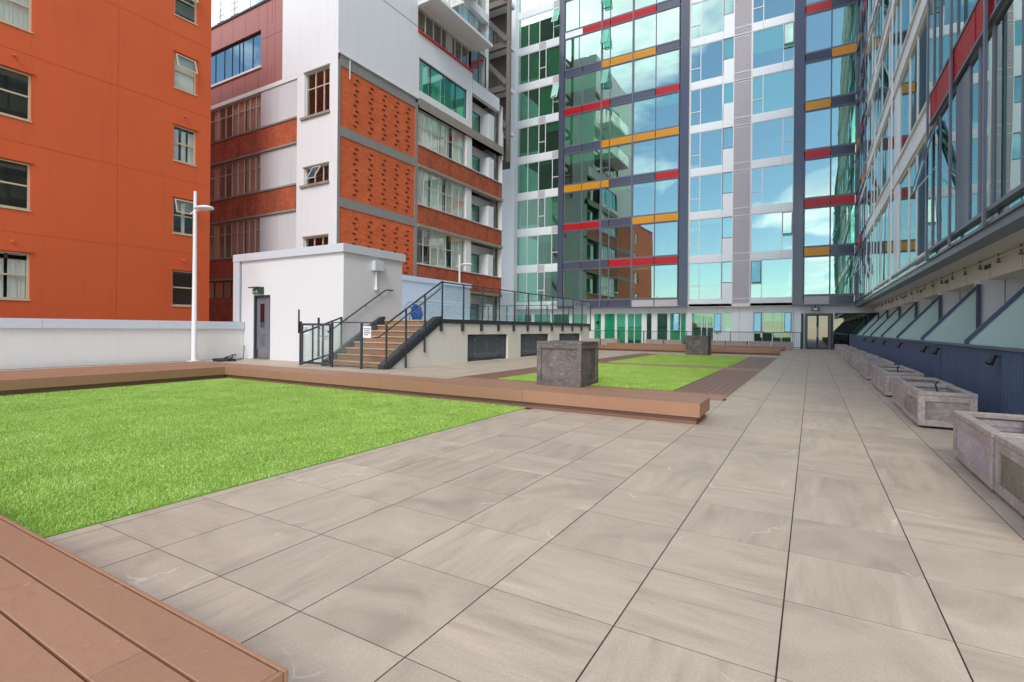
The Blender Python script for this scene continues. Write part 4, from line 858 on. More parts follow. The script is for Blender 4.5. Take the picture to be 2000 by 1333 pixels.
# recessed bays with teal glazing
for k, (a, b_) in enumerate(tops + [(14.6, 17.0)]):
    Fr = Face('x', -20.5, 1)
    q = MB(); Fr.box(q, 28.14, 31.95, b_ - .62, b_ - .004, 0, .2); q.build('bay_wall', 'old_white', od)
    window(od, Fr, 28.2, 30.2, a + .02, b_ - .64, (29.2,), (), 'charcoal', .05, .02, 'glass_teal', blind=.35 if k % 2 else 0)
    window(od, Face('y', 30.95, -1), -20.45, -19.75, a + .02, b_ - .64, (), (), 'charcoal', .05, .02, 'glass_teal')
    q = MB(); q.box(-20.5, -19.72, 30.24, 30.9, a, b_ - .64); q.build('bay_wall', 'old_white', od)
q = MB(); FX.box(q, 28.12, 31.55, 17.0, 17.9, .0, .3); q.build('slab_edge', 'old_white', od)
window(od, FX, 28.15, 30.0, 17.95, 20.2, (29.1,), (), 'dark_frame', .05, .2, 'glass_old')
q = MB(); q.box(-24.0, -23.9, 17.3, 31.9, -12, 17.5); q.box(-24.0, -23.9, 17.3, 30.0, 17.5, 30)
for z in (0.9, 4.4, 7.8, 11.25, 14.5, 17.6, 20.2, 23.0): q.box(-23.9, -19.98, 17.3, 31.5 if z < 17.7 else 30.0, z - .15, z)
for y in (22.6, 28.13): q.box(-23.9, -20.05, y - .05, y + .05, -12, 30)
q.box(-30, -23.9, 20.2, 20.3, -12, 18.5); q.box(-38, -30, 20.2, 20.3, -12, 18.5)
for z in (3.4, 6.9, 10.3, 13.9): q.box(-38, -22.8, 17.21, 20.2, z, z + .2)
q.box(-20.0, -19.99, 31.6, 31.9, -12, 17.0)
q.build('interior', 'interior_dark', od)
q = MB(); q.add([(-19.7, YB3 + .4, -12), (-19.7, YB3 + .4, 17.5), (-26, YB3 + .4, 17.5), (-26, YB3 + .4, -12)], [(0, 1, 2, 3)]); q.add([(-19.7, 30.05, 17.5), (-19.7, 30.05, 30), (-26, 30.05, 30), (-26, 30.05, 17.5)], [(0, 1, 2, 3)]); q.add([(-19.7, 30.05, 17.5), (-19.7, YB3 + .4, 17.5), (-26, YB3 + .4, 17.5), (-26, 30.05, 17.5)], [(0, 1, 2, 3)]); q.add([(-19.72, 16.92, 30), (-26, 16.92, 30), (-26, 30.0, 30), (-19.72, 30.0, 30)], [(0, 1, 2, 3)]); q.add([(-23.92, 16.92, 14), (-23.92, 30, 14), (-23.92, 30, 30), (-23.92, 16.92, 30)], [(0, 1, 2, 3)]); q.build('rear_wall', 'old_white', od)
# exposed steel bracing between the old building and the apartments
sb = thing('steel_bracing', 'exposed diagonal steel bracing against a dark wall beside the apartment tower', 'bracing', (-21, 34, 12))
bx('back_wall', -27, -21.2, 35.5, 35.7, 14.2, 32, 'interior_dark', sb); bx('back_wall', -27, -22.2, 35.5, 35.7, -12, 14.2, 'old_white', sb)
for k in range(4):
    z = 16.5 + 3.4 * k
    bx('floor_beam', -24, -20.5, 34.2, 34.5, z, z + .45, 'rust_steel', sb)
    MB().bar((-23.4, 34.1, z + .4 + 3.0), (-20.6, 34.1, z + .4), .26, .34).build('brace', 'rust_steel', sb)
    bx('floor_slab', -24, -20.7, 34.5, 35.4, z + .1, z + .4, 'old_white', sb)
    q = MB()
    for x in np.arange(-23.6, -21.0, .35): q.box(x, x + .03, 34.52, 34.55, z + .45, z + 1.5)
    q.box(-23.8, -21.1, 34.52, 34.55, z + 1.5, z + 1.55); q.build('railing', 'dark_frame', sb)
for x in (-23.6, -20.5): bx('steel_column', x - .12, x + .12, 34.0, 34.24, 14.2, 30, 'rust_steel', sb)
bx('link_wall', -24.0, -20.6, 33.4, 33.6, 14.2, 16.4, 'old_white', sb); bx('red_sill', -24.0, -20.55, 33.3, 33.65, 16.4, 16.5, 'red', sb)
bx('link_wall', -24.0, -20.9, 33.4, 33.6, -12, 3.0, 'old_white', sb)
for k in range(3): MB().bar((-23.4, 33.9, 6.5 + 3.4 * k), (-21.2, 33.9, 3.6 + 3.4 * k), .2, .25).build('brace', 'rust_steel', sb)
# roof masts
for k, (x, h, lab) in enumerate(((-30.3, 2.2, 'thin grey antenna mast with crossbars near the orange building edge'), (-28.9, 2.6, 'tall thin antenna mast with whip on the brown clad roof'), (-27.4, 3.0, 'single thin lightning rod on the brown clad roof'))):
    t = thing('antenna_mast', lab, 'antenna', (x, 17.3, 18.6)); q = MB(); q.tube([(x, 17.3, 18.6), (x, 17.3, 18.6 + h)], .03, 6); q.build('mast', 'steel', t)
    if k < 2:
        q = MB()
        for j in range(4): q.tube([(x - .35, 17.3, 19.2 + .35 * j), (x + .35, 17.3, 19.2 + .35 * j)], .018, 5); q.tube([(x - .3 + .2 * j, 17.3, 19.1), (x - .3 + .2 * j, 17.3, 19.9)], .014, 5)
        q.build('crossbars', 'steel', t)

# ================================================================== apartment tower (back) 
NF, PIT, ZB = 9, 3.3, 3.0
ap = thing('apartment_tower', 'tall apartment tower of white and slate facade bays with red and yellow panels', 'building', (-11, 41, 0))
YW, YD = 40.5, 40.2
FW, FD = Face('y', YW, -1), Face('y', YD, -1)
zs0 = lambda k: ZB + PIT * k            # band bottom
ZT = ZB + PIT * NF
def fbox(F, name, u0, u1, z0, z1, d0, d1, mat, parent, c=0.0):
    q = MB(); F.box(q, u0, u1, z0, z1, d0, d1, c); return q.build(name, mat, parent)
rnd = random.Random(11)
def rblind(lo=.25): return rnd.choice([0, 0, 0, .12, .3, .45, 1.0, 1.0, .6]) if rnd.random() > lo else 0
# --- left white bay
for x0, x1 in ((-25.0, -23.35),): fbox(FW, 'end_column', x0, x1, -.02, ZT, -.45, .6, 'panel_white', ap)
for k in range(NF):
    z = zs0(k); a = [-23.3, -22.24, -21.14]; b_ = [-20.48, -19.05] if k % 2 == 0 else [-19.77, -19.05]
    segs = [(-23.34, -22.25), (-22.25, -21.15), (-21.15, b_[0]), (b_[0], -19.05)]
    sq = 2 if k % 2 == 1 else 3
    for i, (u0, u1) in enumerate([(-23.34, -22.25), (-22.25, -21.15), (-21.15, -20.48), (-20.48, -19.77), (-19.77, -19.05)]):
        gp = (i == 2 and k % 2 == 1) or (i == 4 and k % 2 == 0)
        fbox(FW, 'spandrel_panel', u0 + .006, u1 - .006, z + .004, z + .60, 0 if not gp else .015, .14, 'grey_panel' if gp else 'panel_white', ap)
    window(ap, FW, -23.34, -19.05, z + .604, z + PIT, [-22.24, -21.14, b_[0]], (), 'frame_white', .06, .05, 'glass_green', mull=.06)
    nu = (-21.11, b_[0] - .03) if k % 2 == 0 else (b_[0] + .03, -19.11)
    bl = [.2, .25, 1.0, .12, .3, 1.0, 1.0, .15, 1.0][k]
    if bl: fbox(FW, 'blind', -20.4 if k % 2 == 0 else -21.1, -19.1 if k % 2 == 0 else -19.8, z + PIT - .06 - 2.55 * bl, z + PIT - .06, .2, .21, 'blind', ap)
    if k in (2, 4, 6, 7): fbox(FW, 'blind', -23.28, -21.2, z + PIT - 2.3, z + PIT - .06, .2, .21, 'blind', ap)
    q = MB(); FW.box(q, nu[0], nu[1], z + 1.62, z + 1.68, .0, .09); q.build('transom', 'frame_white', ap)
    if k in (5, 7): open_sash(ap, Face('y', YW, -1), nu[0] + .02, nu[1] - .02, z + 1.68, z + 3.2, .36, 'frame_white', 'glass_teal')
# --- slate bay
cx = [-18.52, -16.85, -15.15, -14.43, -12.50, -10.68, -8.85]
acc = {1: 'DDDRRR', 2: 'RRDDYY', 3: 'YYYDDR', 4: 'DDYYYY', 5: 'RRRDDR', 6: 'DDYYYD', 7: 'WRRRRD', 8: 'DDDYYD', 0: 'DDDDGG'}
mt = {'D': 'panel_slate', 'R': 'red', 'Y': 'yellow', 'W': 'panel_white', 'G': 'grey_panel'}
fbox(FD, 'corner_pier', -19.04, -18.56, ZB + .05, ZT, 0, .5, 'panel_slate', ap); fbox(FD, 'corner_pier', -8.81, -8.18, ZB + .05, ZT, 0, .5, 'panel_slate', ap)
for k in range(NF):
    z = zs0(k)
    for i, ch in enumerate(acc[k]):
        o = fbox(FD, 'accent_panel', cx[i] + .035, cx[i + 1] - .035, z + .06, z + .60, -.02 if ch in 'RY' else .0, .10, mt[ch], ap)
        if ch in 'RY':
            q = MB()
            for j in range(9): FD.box(q, cx[i] + .05, cx[i + 1] - .05, z + .085 + j * .055, z + .105 + j * .055, -.034, -.02)
            q.build('rib', mt[ch], o)
    q = MB(); FD.box(q, -18.56, -8.81, z + .605, z + .66, -.03, .12); FD.box(q, -18.56, -8.81, z + .005, z + .055, -.03, .12); q.build('transom_rail', 'frame_slate', ap)
    narrow = k % 2 == 1
    for (ia, ib) in ((0, 2), (2, 4), (4, 6)):
        cuts = {(0, 2): [cx[1]] if k not in (4, 6, 7) else [cx[1] - .35], (2, 4): [cx[3]], (4, 6): [cx[5]]}[(ia, ib)]
        bl = {0: [0, 0, 0, .3, 1.0, .5, .6, 1.0, .5], 2: [0, 0, .12, .35, 1.0, .4, .85, .4, 1.0], 4: [.1, 0, .1, 0, .3, .4, 0, .6, 0]}[ia][k]
        window(ap, FD, cx[ia] + .02, cx[ib] - .02, z + .664, z + PIT + .002, cuts, (), 'frame_slate', .07, .04, 'glass_green', mull=.08, blind=bl)
    q = MB(); FD.box(q, cx[2] + .1, cx[3] - .06, z + 1.62, z + 1.68, .0, .08); q.build('transom', 'frame_slate', ap)
    if k in (5, 6, 7): open_sash(ap, FD, cx[3] - .68, cx[3] - .04, z + 1.7, z + 3.2, .36, 'frame_slate', 'glass_teal')
for x in cx[2:5:2]: fbox(FD, 'mullion_fin', x - .05, x + .05, ZB + .06, ZT, -.07, -.031, 'frame_slate', ap)
fbox(FD, 'bay_soffit', -19.04, -8.18, ZB - .03, ZB + .045, -.01, .55, 'frame_slate', ap)
fbox(FD, 'return_wall', -8.178, -8.17, ZB + .05, ZT, .0, .55, 'panel_slate', ap); fbox(FD, 'return_wall', -19.05, -19.042, ZB + .05, ZT, .0, .55, 'panel_slate', ap)
for x, y, z, r_l in ((-16.05, 42.0, 25.55, .14), (-17.4, 42.6, 25.6, .12)):
    q = MB(); q.tube([(x, y, z), (x, y, z - .03)], r_l, 12); q.build('ceiling_light', 'lit_tube', ap)
# --- recessed white bay
for k in range(NF):
    z = zs0(k); ev = k % 2 == 0
    for (u0, u1) in ((-8.12, -5.80), (-5.80, -5.03), (-3.84, -3.12 if ev else -1.84), (-3.12 if ev else -1.84, -1.17)):
        fbox(FW, 'spandrel_panel', u0 + .006, u1 - .006, z + .004, z + .55, -.01, .14, 'panel_white', ap)
    lp = fbox(FW, 'louvre_panel', -5.02, -3.85, z + .03, z + PIT - .03, .03, .12, 'grey_panel', ap)
    q = MB()
    for j in range(26): FW.box(q, -5.0, -3.87, z + .08 + j * .12, z + .14 + j * .12, .0, .03)
    q.build('louvre_slats', 'grey_panel', lp); fbox(FW, 'floor_trim', -5.02, -3.85, z + .53, z + .58, -.02, -.002, 'frame_white', ap); fbox(FW, 'floor_trim', -5.02, -3.85, z + PIT - .028, z + PIT + .028, -.02, -.002, 'frame_white', ap)
    window(ap, FW, -8.12, -5.80, z + .554, z + PIT, [-7.38], (z + 1.62,) if 0 else (), 'frame_white', .05, .05, 'glass_green', blind=rblind(.4))
    fbox(FW, 'transom', -8.07, -7.41, z + 1.55, z + 1.61, .0, .09, 'frame_white', ap)
    fbox(FW, 'wall_panel', -5.76, -5.07, z + .554, z + 1.72, .0, .14, 'panel_white', ap)
    window(ap, FW, -5.80, -5.03, z + 1.724, z + PIT, (), (), 'frame_white' if k in (4,) else 'door_grey', .055, .03, 'glass_green', blind=1.0 if k % 3 else 0)
    cut = -3.12 if ev else -1.84
    window(ap, FW, -3.84, -1.17, z + .554, z + PIT, [cut], (), 'frame_white', .05, .05, 'glass_green', blind=rblind(.4))
    n0, n1 = (-3.79, -3.15) if ev else (-1.81, -1.22)
    fbox(FW, 'transom', n0, n1, z + 1.58, z + 1.64, .0, .09, 'frame_white', ap)
    if k in (0, 1, 5): open_sash(ap, FW, n0, n1, z + 1.64, z + 3.22, .2, 'frame_slate', 'glass_green')
for x in (-8.14, -5.05, -3.86): fbox(FW, 'mullion_fin', x - .03, x + .03, ZB + .01, ZT, -.05, .10, 'frame_white', ap)
# --- right slate bay
cr_ = [-0.50, 1.02, 2.42]; acc2 = {0: 'GD', 1: 'YD', 2: 'RR', 3: 'RD', 4: 'YD', 5: 'DY', 6: 'RD', 7: 'YD', 8: 'DR'}
fbox(FD, 'corner_pier', -1.15, -.54, ZB + .05, ZT, 0, .5, 'panel_slate', ap)
for k in range(NF):
    z = zs0(k)
    for i, ch in enumerate(acc2[k]):
        o = fbox(FD, 'accent_panel', cr_[i] + .03, cr_[i + 1] - .03, z + .06, z + .60, -.02 if ch in 'RY' else 0, .1, mt[ch], ap)
        q = MB()
        for j in range(9): FD.box(q, cr_[i] + .05, cr_[i + 1] - .05, z + .085 + j * .055, z + .105 + j * .055, -.034 if ch in 'RY' else -.014, 0)
        q.build('rib', mt[ch], o)
    q = MB(); FD.box(q, -.54, 2.44, z + .605, z + .66, -.03, .12); FD.box(q, -.54, 2.44, z + .005, z + .055, -.03, .12); q.build('transom_rail', 'frame_slate', ap)
    window(ap, FD, -.52, 2.44, z + .664, z + PIT + .002, [1.02], (), 'frame_slate', .07, .04, 'glass_green', mull=.09, cover=[(.58, .97)] if k % 2 == 0 else [(.56, .75)], cover_mat='curtain')
    if k == 1: fbox(FD, 'blind', -.42, .95, z + PIT - .75, z + PIT - .08, .1, .11, 'blind', ap)
fbox(FD, 'bay_soffit', -1.15, 2.44, ZB - .03, ZB + .045, -.01, .55, 'frame_slate', ap)
fbox(FD, 'return_wall', -1.158, -1.152, ZB + .05, ZT, 0, .55, 'panel_slate', ap)
bx('corner_post', 2.43, 2.62, 40.17, 40.7, ZB - .03, ZT, 'frame_slate', ap); bx('rear_shell', 2.63, 9.0, 40.95, 41.1, 2.47, ZT, 'panel_white', ap)
# --- interior shell, ground floor, roof
q = MB(); q.box(-23.3, 2.4, 44.6, 44.8, 0, ZT)
for k in range(NF + 1): q.box(-23.3, 2.4, 40.75, 44.6, zs0(k) + .3, zs0(k) + .45)
for x in (-19.05, -15.2, -12.5, -8.2, -5.4, -3.9, -1.2, 1.0): q.box(x - .06, x + .06, 40.75, 44.6, ZB + .45, ZT)
q.build('interior', 'interior', ap)
q = MB(); q.add([(-25, 41.1, ZT), (3, 41.1, ZT), (3, 55, ZT), (-25, 55, ZT)], [(0, 1, 2, 3)]); q.add([(-25, 41.1, -12), (-25, 55, -12), (-25, 55, ZT), (-25, 41.1, ZT)], [(0, 1, 2, 3)]); q.build('rear_shell', 'panel_white', ap)
FG = Face('y', 40.9, -1)
gops = [(-23.6, -21.9), (-21.7, -20.0), (-19.8, -18.2), (-17.9, -16.5), (-15.95, -15.25), (-15.05, -14.05), (-13.98, -13.15), (-13.05, -11.8), (-11.5, -11.0), (-10.65, -9.75), (-9.65, -8.35), (-8.0, -6.35), (-5.68, -5.12), (-3.65, -1.2)]
dl = {-15.95: .2, -15.05: .06, -13.98: .06, -13.05: .06, -11.5: .06, -10.65: .06, -9.65: .06}
wm = MB(); wall_sheet(wm, FG, -25, -.62, -.02, ZB - .03, [(a, b_, dl.get(a, .4 if a != -5.68 else 1.05), 2.58, .18) for a, b_ in gops]); wall_sheet(wm, FG, -.62, 7.6, 2.47, ZB - .03, []); wm.build('ground_floor_wall', 'panel_white', ap)
fbox(FG, 'soffit_panel', -25, 2.6, ZB - .029, ZB + .2, -.41, .3, 'soffit', ap)
for a, b_ in gops:
    cuts = {(-13.05, -11.8): (-12.45,), (-9.65, -8.35): (-8.8,), (-8.0, -6.35): (-7.25, -6.9 + .05), (-3.65, -1.2): (-3.05, -2.42, -1.84)}.get((round(a, 2), round(b_, 2)), ())
    z0 = dl.get(a, .4 if a != -5.68 else 1.05)
    window(ap, FG, a, b_, z0, 2.58, cuts, (1.12,) if (a, b_) in ((-15.95, -15.25),) else (), 'frame_white', .06, .08, 'glass_teal', blind=[.0, .3, 0, 1, 1, 1, .95, .9, 0, .0, .95, .35, 1, .3][gops.index((a, b_))])
q = MB(); q.box(-24, 2.4, 43.4, 43.5, 0, 2.9); q.build('ground_floor_interior', 'interior', ap)
for x in (-19.4, -16.1, -10.9 - .3, -6.1, -4.6, -1.1): fbox(FG, 'wall_joint', x, x + .012, .0, ZB - .04, -.003, 0, 'charcoal', ap)
# diamond sticker on the glass of a ground floor door
tag(MB().prism([(-15.6, 1.62), (-15.42, 1.80), (-15.6, 1.98), (-15.78, 1.80)], 'y', 40.955, 40.962).build('diamond_sign', 'black', org=(-15.6, 40.95, 1.8)), 'dark diamond shaped sign on a green glazed ground floor door', 'sign')
# entrance at the end of the walk
en = thing('entrance_door', 'tall reflective glass entrance door with steel frame at the end of the paved walk', 'door', (.35, 40.7, 0))
q = MB(); q.box(-.40, -.30, 40.52, 40.72, 0, 2.46); q.box(1.0, 1.12, 40.52, 40.72, 0, 2.46); q.box(-.30, 1.0, 40.52, 40.72, 2.36, 2.46); q.build('frame', 'rust_steel', en)
for a, b_ in ((-.30, .34), (.36, 1.0)): lf = MB(); lf.box(a, a + .06, 40.6, 40.65, .02, 2.35); lf.box(b_ - .06, b_, 40.6, 40.65, .02, 2.35); lf.box(a + .06, b_ - .06, 40.6, 40.65, 2.27, 2.35); lf.box(a + .06, b_ - .06, 40.6, 40.65, .02, .12); lo_ = lf.build('door_leaf', 'charcoal', en); bx('pane', a + .06, b_ - .06, 40.62, 40.63, .12, 2.27, 'glass_mirror', lo_); bx('pull_handle', (b_ - .04) if a < 0 else a + .02, (b_ - .02) if a < 0 else a + .04, 40.55, 40.57, .8, 1.5, 'steel', lo_)
for x in (-.56, 1.16): bx('post', x - .07, x + .07, 40.30, 40.44, 0, 2.44, 'charcoal', en, .004)
bx('threshold', -.3, 1.0, 40.4, 40.7, 0, .02, 'rust_steel', en)
for a, b_ in ((-9.32, -8.88), (-6.32, -5.82), (-3.62, -3.13), (-1.66, -1.24)): open_sash(ap, FG, a, b_, 1.15, 2.53, .13, 'frame_slate', 'glass_green')
bx('side_glazing', 1.26, 6.0, 40.62, 40.64, 0, 2.46, 'glass_mirror', en); bx('side_glazing_backing', 1.26, 6.0, 40.70, 40.72, 0, 2.46, 'black', en)
bx('door_backing', -.75, 1.3, 41.2, 41.22, -.1, 2.46, 'black', en); bx('jamb_panel', -.64, -.402, 40.6, 40.89, 0, 2.46, 'lilac', en); bx('jamb_panel', 1.122, 1.258, 40.6, 40.75, 0, 2.46, 'lilac', en)
e2 = thing('exit_sign', 'small green exit sign over the far glass entrance door', 'sign', (.2, 40.6, 2.7)); bx('sign_box', -.05, .48, 40.40, 40.46, 2.62, 2.84, 'sign_green', e2, .006); bx('pictogram', .12, .32, 40.394, 40.399, 2.66, 2.80, 'blind', e2); bx('arrow', .0, .09, 40.394, 40.399, 2.71, 2.75, 'blind', e2); bx('hanger', .18, .24, 40.42, 40.44, 2.84, 2.97, 'charcoal', e2)
# ================================================================== glazed apartment wing on the right
wg = thing('apartment_wing', 'glazed apartment wing overhanging the walk with slate and white frames and louvres', 'building', (4, 24, 0))
XF = 2.45; FR = Face('x', XF, -1); ZW = 2.95
yd = [4.0, 6.2, 7.4, 8.6, 9.6, 10.94, 11.69, 13.33, 14.95, 15.72]; ywh = [15.72, 16.5, 17.9, 19.2, 21.2, 22.3, 24.0, 26.4, 28.0, 30.6, 33.0]; yfd = [33.0, 34.2, 35.7, 37.0, 38.4, 40.16]
wacc = {1: {10.94: 'red', 11.69: 'red', 13.33: 'red', 14.95: 'red', 35.7: 'red', 37.0: 'red'}, 2: {33.0: 'yellow', 34.2: 'yellow', 8.6: 'yellow'}, 3: {38.4: 'yellow', 35.7: 'red', 13.33: 'red'}, 4: {37.0: 'red', 33.0: 'yellow'}, 5: {34.2: 'red', 38.4: 'yellow'}, 6: {35.7: 'yellow'}, 7: {}, 8: {}}
for k in range(NF):
    z = ZW + (3.2 + .06) * k; zn = z + 3.26; zb = z + (.24 if k == 0 else .70); lo_ = z if k == 0 else z + .06
    for ysec, frm, pan, sec in ((yd, 'frame_slate', 'panel_slate', 0), (ywh, 'frame_white', 'panel_white', 1), (yfd, 'frame_slate', 'panel_slate', 2)):
        if k > 4 and sec == 0: continue
        for a, b_ in zip(ysec[:-1], ysec[1:]):
            cm = wacc.get(k, {}).get(a)
            if k == 0: fbox(FR, 'low_pane', a + .02, b_ - .02, z + .05, z + .23, .03, .045, 'glass_wing', wg)
            else:
                o = fbox(FR, 'accent_panel' if cm else 'spandrel_panel', a + .035, b_ - .035, z + .06, z + .66, -.02 if cm else .01, .10, cm or pan, wg)
                if cm:
                    q = MB()
                    for j in range(11): FR.box(q, a + .05, b_ - .05, z + .08 + j * .052, z + .104 + j * .052, -.036, -.02)
                    q.build('rib', cm, o)
        q = MB(); FR.box(q, ysec[0], ysec[-1], zb - .03, zb + .03, -.05, .10); FR.box(q, ysec[0], ysec[-1], z, z + .05, -.04, .10); q.build('transom_rail', frm, wg)
        h = [u for u in ysec[1:-1]]
        step = 3
        for s0 in range(0, len(ysec) - 1, step):
            us = ysec[s0:s0 + step + 1]
            window(wg, FR, us[0] + .01, us[-1] - .01, zb + .032, zn, us[1:-1], (), frm, .06, .05, 'glass_wing', mull=.075, blind=rnd.choice([0, 0, 0, 0, .3, 1.0]))
for y in (10.94, 13.33, 15.72, 22.3, 28.0, 33.0, 36.3): fbox(FR, 'mullion_fin', y - .05, y + .05, ZW, ZW + 3.26 * (5 if y < 15.8 else NF), -.09, -.052, 'frame_white' if 16 < y < 30 else 'frame_slate', wg)
fbox(FR, 'pier_panel', 12.35, 13.25, ZW + .28, ZW + 3.25, .02, .045, 'frame_slate', wg)
fbox(FR, 'pier_panel', 21.25, 22.22, ZW + .28, ZW + 6.4, .0, .045, 'panel_white', wg)
for (y0, y1, k, h0, h1, fr_) in ((14.99, 15.68, 0, 1.5, 3.1, 'frame_slate'), (34.3, 35.6, 0, 1.5, 3.1, 'frame_slate'), (37.1, 38.3, 0, 1.5, 3.1, 'frame_slate'), (34.3, 35.6, 1, 1.6, 3.1, 'frame_slate'), (37.1, 38.3, 2, 1.6, 3.1, 'frame_slate'), (26.5, 27.9, 2, 1.6, 3.1, 'frame_white'), (26.5, 27.9, 3, 1.6, 3.1, 'frame_white'), (30.7, 32.0, 1, 1.6, 3.1, 'frame_white'), (37.1, 38.3, 4, 1.6, 3.1, 'frame_slate'), (35.0, 35.6, 3, 1.6, 3.1, 'frame_slate')):
    z = ZW + 3.26 * k; open_sash(wg, FR, y0, y1, z + h0, z + h1, .24, fr_, 'glass_wing', .05)
fbox(FR, 'drip_edge', 4.0, 40.16, ZW - .14, ZW - .002, .0, .30, 'frame_slate', wg)
fbox(FR, 'soffit', 4.0, 40.4, ZW - .03, ZW - .004, .302, 1.05, 'soffit', wg)
fbox(FR, 'edge_beam', 4.0, 40.4, 2.47, ZW - .034, 1.052, 1.30, 'soffit', wg); fbox(FR, 'lower_soffit', 4.0, 40.4, 2.47, 2.50, 1.302, 2.9, 'soffit', wg)
for y in np.arange(5.2, 40, 2.07): fbox(FR, 'beam_joint', y, y + .012, 2.475, ZW - .036, 1.049, 1.0515, 'charcoal', wg)
q = MB(); q.tube([(XF + .98, 4, ZW - .10), (XF + .98, 40.2, ZW - .10)], .022, 8); pp = q.build('sprinkler_pipe', 'soffit', wg)
for y in np.arange(5.0, 40, 1.38):
    q = MB(); q.tube([(XF + .98, y, ZW - .03), (XF + .98, y, ZW - .20)], .02, 6); q.box(XF + .95, XF + 1.01, y - .04, y + .04, ZW - .23, ZW - .19); q.build('pipe_hanger', 'rust_steel', pp)
for y in np.arange(7.2, 40, 4.15): fbox(FR, 'vent_slot', y, y + .5, 2.70, 2.80, 1.045, 1.051, 'charcoal', wg)
wm = MB(); FP = Face('x', 5.3, -1); SY = [11.69 + 4.15 * k for k in range(-2, 7)]; SY = [y for y in SY if 3 < y < 40]
gw = [(y + .9, y + 3.7, .05, 2.35) for y in SY if y + 3.8 < 40.4]
wall_sheet(wm, FP, 2.0, 40.6, 0, 2.47, [o + (.15,) for o in gw]); wm.build('ground_floor_wall', 'lilac', wg)
for a, b_, z0, z1 in gw: window(wg, FP, a, b_, z0, z1, ((a + b_) / 2,), (), 'frame_white', .06, .08, 'glass_teal', blind=rnd.choice([0, .5, 1]))
for y in SY: bx('party_wall', XF + .95, 5.3, y + .06, y + .56, 0, 2.468, 'lilac', wg); bx('wall_joint', XF + 1.38, XF + 1.395, y + .056, y + .06, 1.0, 2.46, 'charcoal', wg)
q = MB(); q.box(7.4, 7.6, 2, 44, 0, 33)
for k in range(NF + 1): q.box(XF + .25, 7.4, 4.2, 40.4, ZW + 3.26 * k + .15, ZW + 3.26 * k + .35)
for y in (4.2, 8.0, 12.0, 15.7, 20.0, 24.0, 28.0, 33, 36.5): q.box(XF + .3, 7.4, y - .06, y + .06, ZW + .35, 33)
q.build('interior', 'interior', wg)
ZR = ZW + 3.26 * NF; q = MB(); q.add([(XF, 15.72, ZR), (9, 15.72, ZR), (9, 55, ZR), (XF, 55, ZR)], [(0, 1, 2, 3)]); q.add([(XF, 4, ZW + 3.26 * 5), (9, 4, ZW + 3.26 * 5), (9, 15.72, ZW + 3.26 * 5), (XF, 15.72, ZW + 3.26 * 5)], [(0, 1, 2, 3)]); q.add([(XF, 15.73, ZW + 3.26 * 5), (9, 15.73, ZW + 3.26 * 5), (9, 15.73, ZR), (XF, 15.73, ZR)], [(0, 1, 2, 3)]); q.add([(XF + .05, 4, ZW), (9, 4, ZW), (9, 4, ZW + 16.3), (XF + .05, 4, ZW + 16.3)], [(0, 1, 2, 3)]); q.build('shell', 'panel_white', wg)
# ---- privacy screens between the patios
for k, y in enumerate(SY):
    t = thing('privacy_screen', 'sloping frosted glass privacy screen, %s from the glass entrance door' % ORDN[len(SY) - 1 - k], 'privacy screen', (XF, y, 0), 'frosted privacy screens between the patios')
    MB().prism([(2.36, .25), (3.32, .25), (3.32, 2.28), (2.36, 1.10)], 'y', y - .008, y + .008).build('frosted_pane', 'glass_frosted', t)
    MB().bar((2.32, y, 1.07), (3.36, y, 2.33), .05, .06).build('sloping_rail', 'navy', t)
    bx('post', 3.32, 3.40, y - .035, y + .035, 0, 2.36, 'navy', t, .004); bx('post', 2.30, 2.36, y - .03, y + .03, 0, 1.10, 'navy', t, .004)
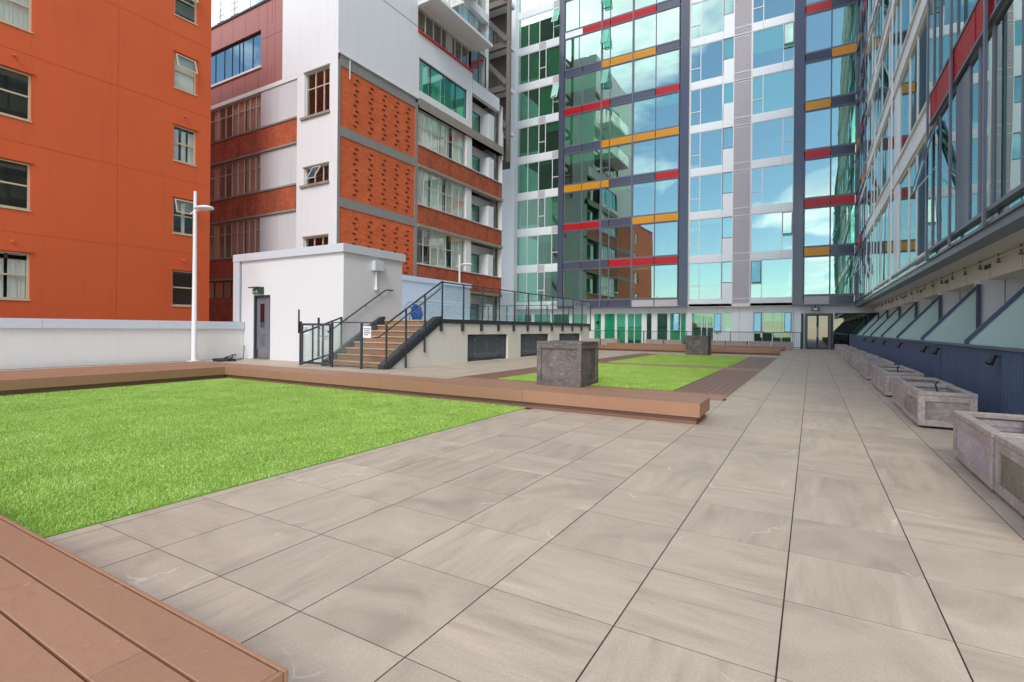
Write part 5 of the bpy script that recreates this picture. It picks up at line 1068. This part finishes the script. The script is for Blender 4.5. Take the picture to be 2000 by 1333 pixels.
# ---- railing along the walk
XR = 2.15
rl = thing('dark_railing', 'dark navy steel railing of flat vertical blades along the walk behind the trough planters', 'railing', (XR, 20, 0))
bx('top_rail', XR - .03, XR + .03, 5.5, 40.1, 1.0, 1.045, 'navy', rl, .005); bx('bottom_rail', XR - .015, XR + .015, 5.5, 40.1, .10, .135, 'navy', rl)
bl = MB().box(XR - .015, XR + .015, -.006, .006, .05, 1.0).build('blade', 'blade_blue', rl, org=(XR, 0, 0)); first = True
yb = 5.6
while yb < 40.0:
    o = bl if first else bl.copy()
    if not first: COL.objects.link(o); o.parent = rl
    o.location = (0, yb - 20, 0); first = False; yb += .12
pst = None
for y in np.arange(5.55, 40, 1.15):
    o = MB().box(-.035, .035, -.03, .03, 0, 1.0, .004).build('post', 'navy', rl, org=(0, 0, 0)) if pst is None else pst.copy()
    if pst is not None: COL.objects.link(o); o.parent = rl
    o.location = (0.045, y - 20, 0); pst = pst or o
for k, y in enumerate((8.95, 12.45, 13.6, 17.1, 20.6, 24.0, 27.6)):
    t = thing('spotlight', 'small dark spotlight on the navy railing, %s from the glass entrance door' % ORDN[6 - k], 'spotlight', (XR - .03, y, .9), 'spotlights on the dark railing')
    q = MB(); q.tube([(XR - .03, y, .93), (XR - .10, y, .90)], .014, 6); q.build('arm', 'black', t); q = MB(); q.tube([(XR - .09, y - .02, .94), (XR - .15, y - .05, .82)], [.03, .045], 10); q.build('head', 'black', t)
# ---- far railing in front of the ground floor flats
fr = thing('far_railing', 'thin black bar railing in front of the green glazed ground floor flats', 'railing', (-8, 39.3, 0))
bx('top_rail', -16.2, -.62, 39.28, 39.32, 1.10, 1.14, 'charcoal', fr); bx('bottom_rail', -16.2, -.62, 39.285, 39.315, .10, .13, 'charcoal', fr)
pst = None
for x in np.arange(-16.2, -.5, .13):
    o = MB().box(-.007, .007, -.007, .007, .13, 1.10).build('bar', 'charcoal', fr, org=(0, 0, 0)) if pst is None else pst.copy()
    if pst is not None: COL.objects.link(o); o.parent = fr
    o.location = (x + 8, 0, 0); pst = pst or o
for x in (-16.2, -13.2, -11.2, -8.0, -5.0, -2.9, -.62): bx('post', x - .025, x + .025, 39.27, 39.33, 0, 1.16, 'charcoal', fr)
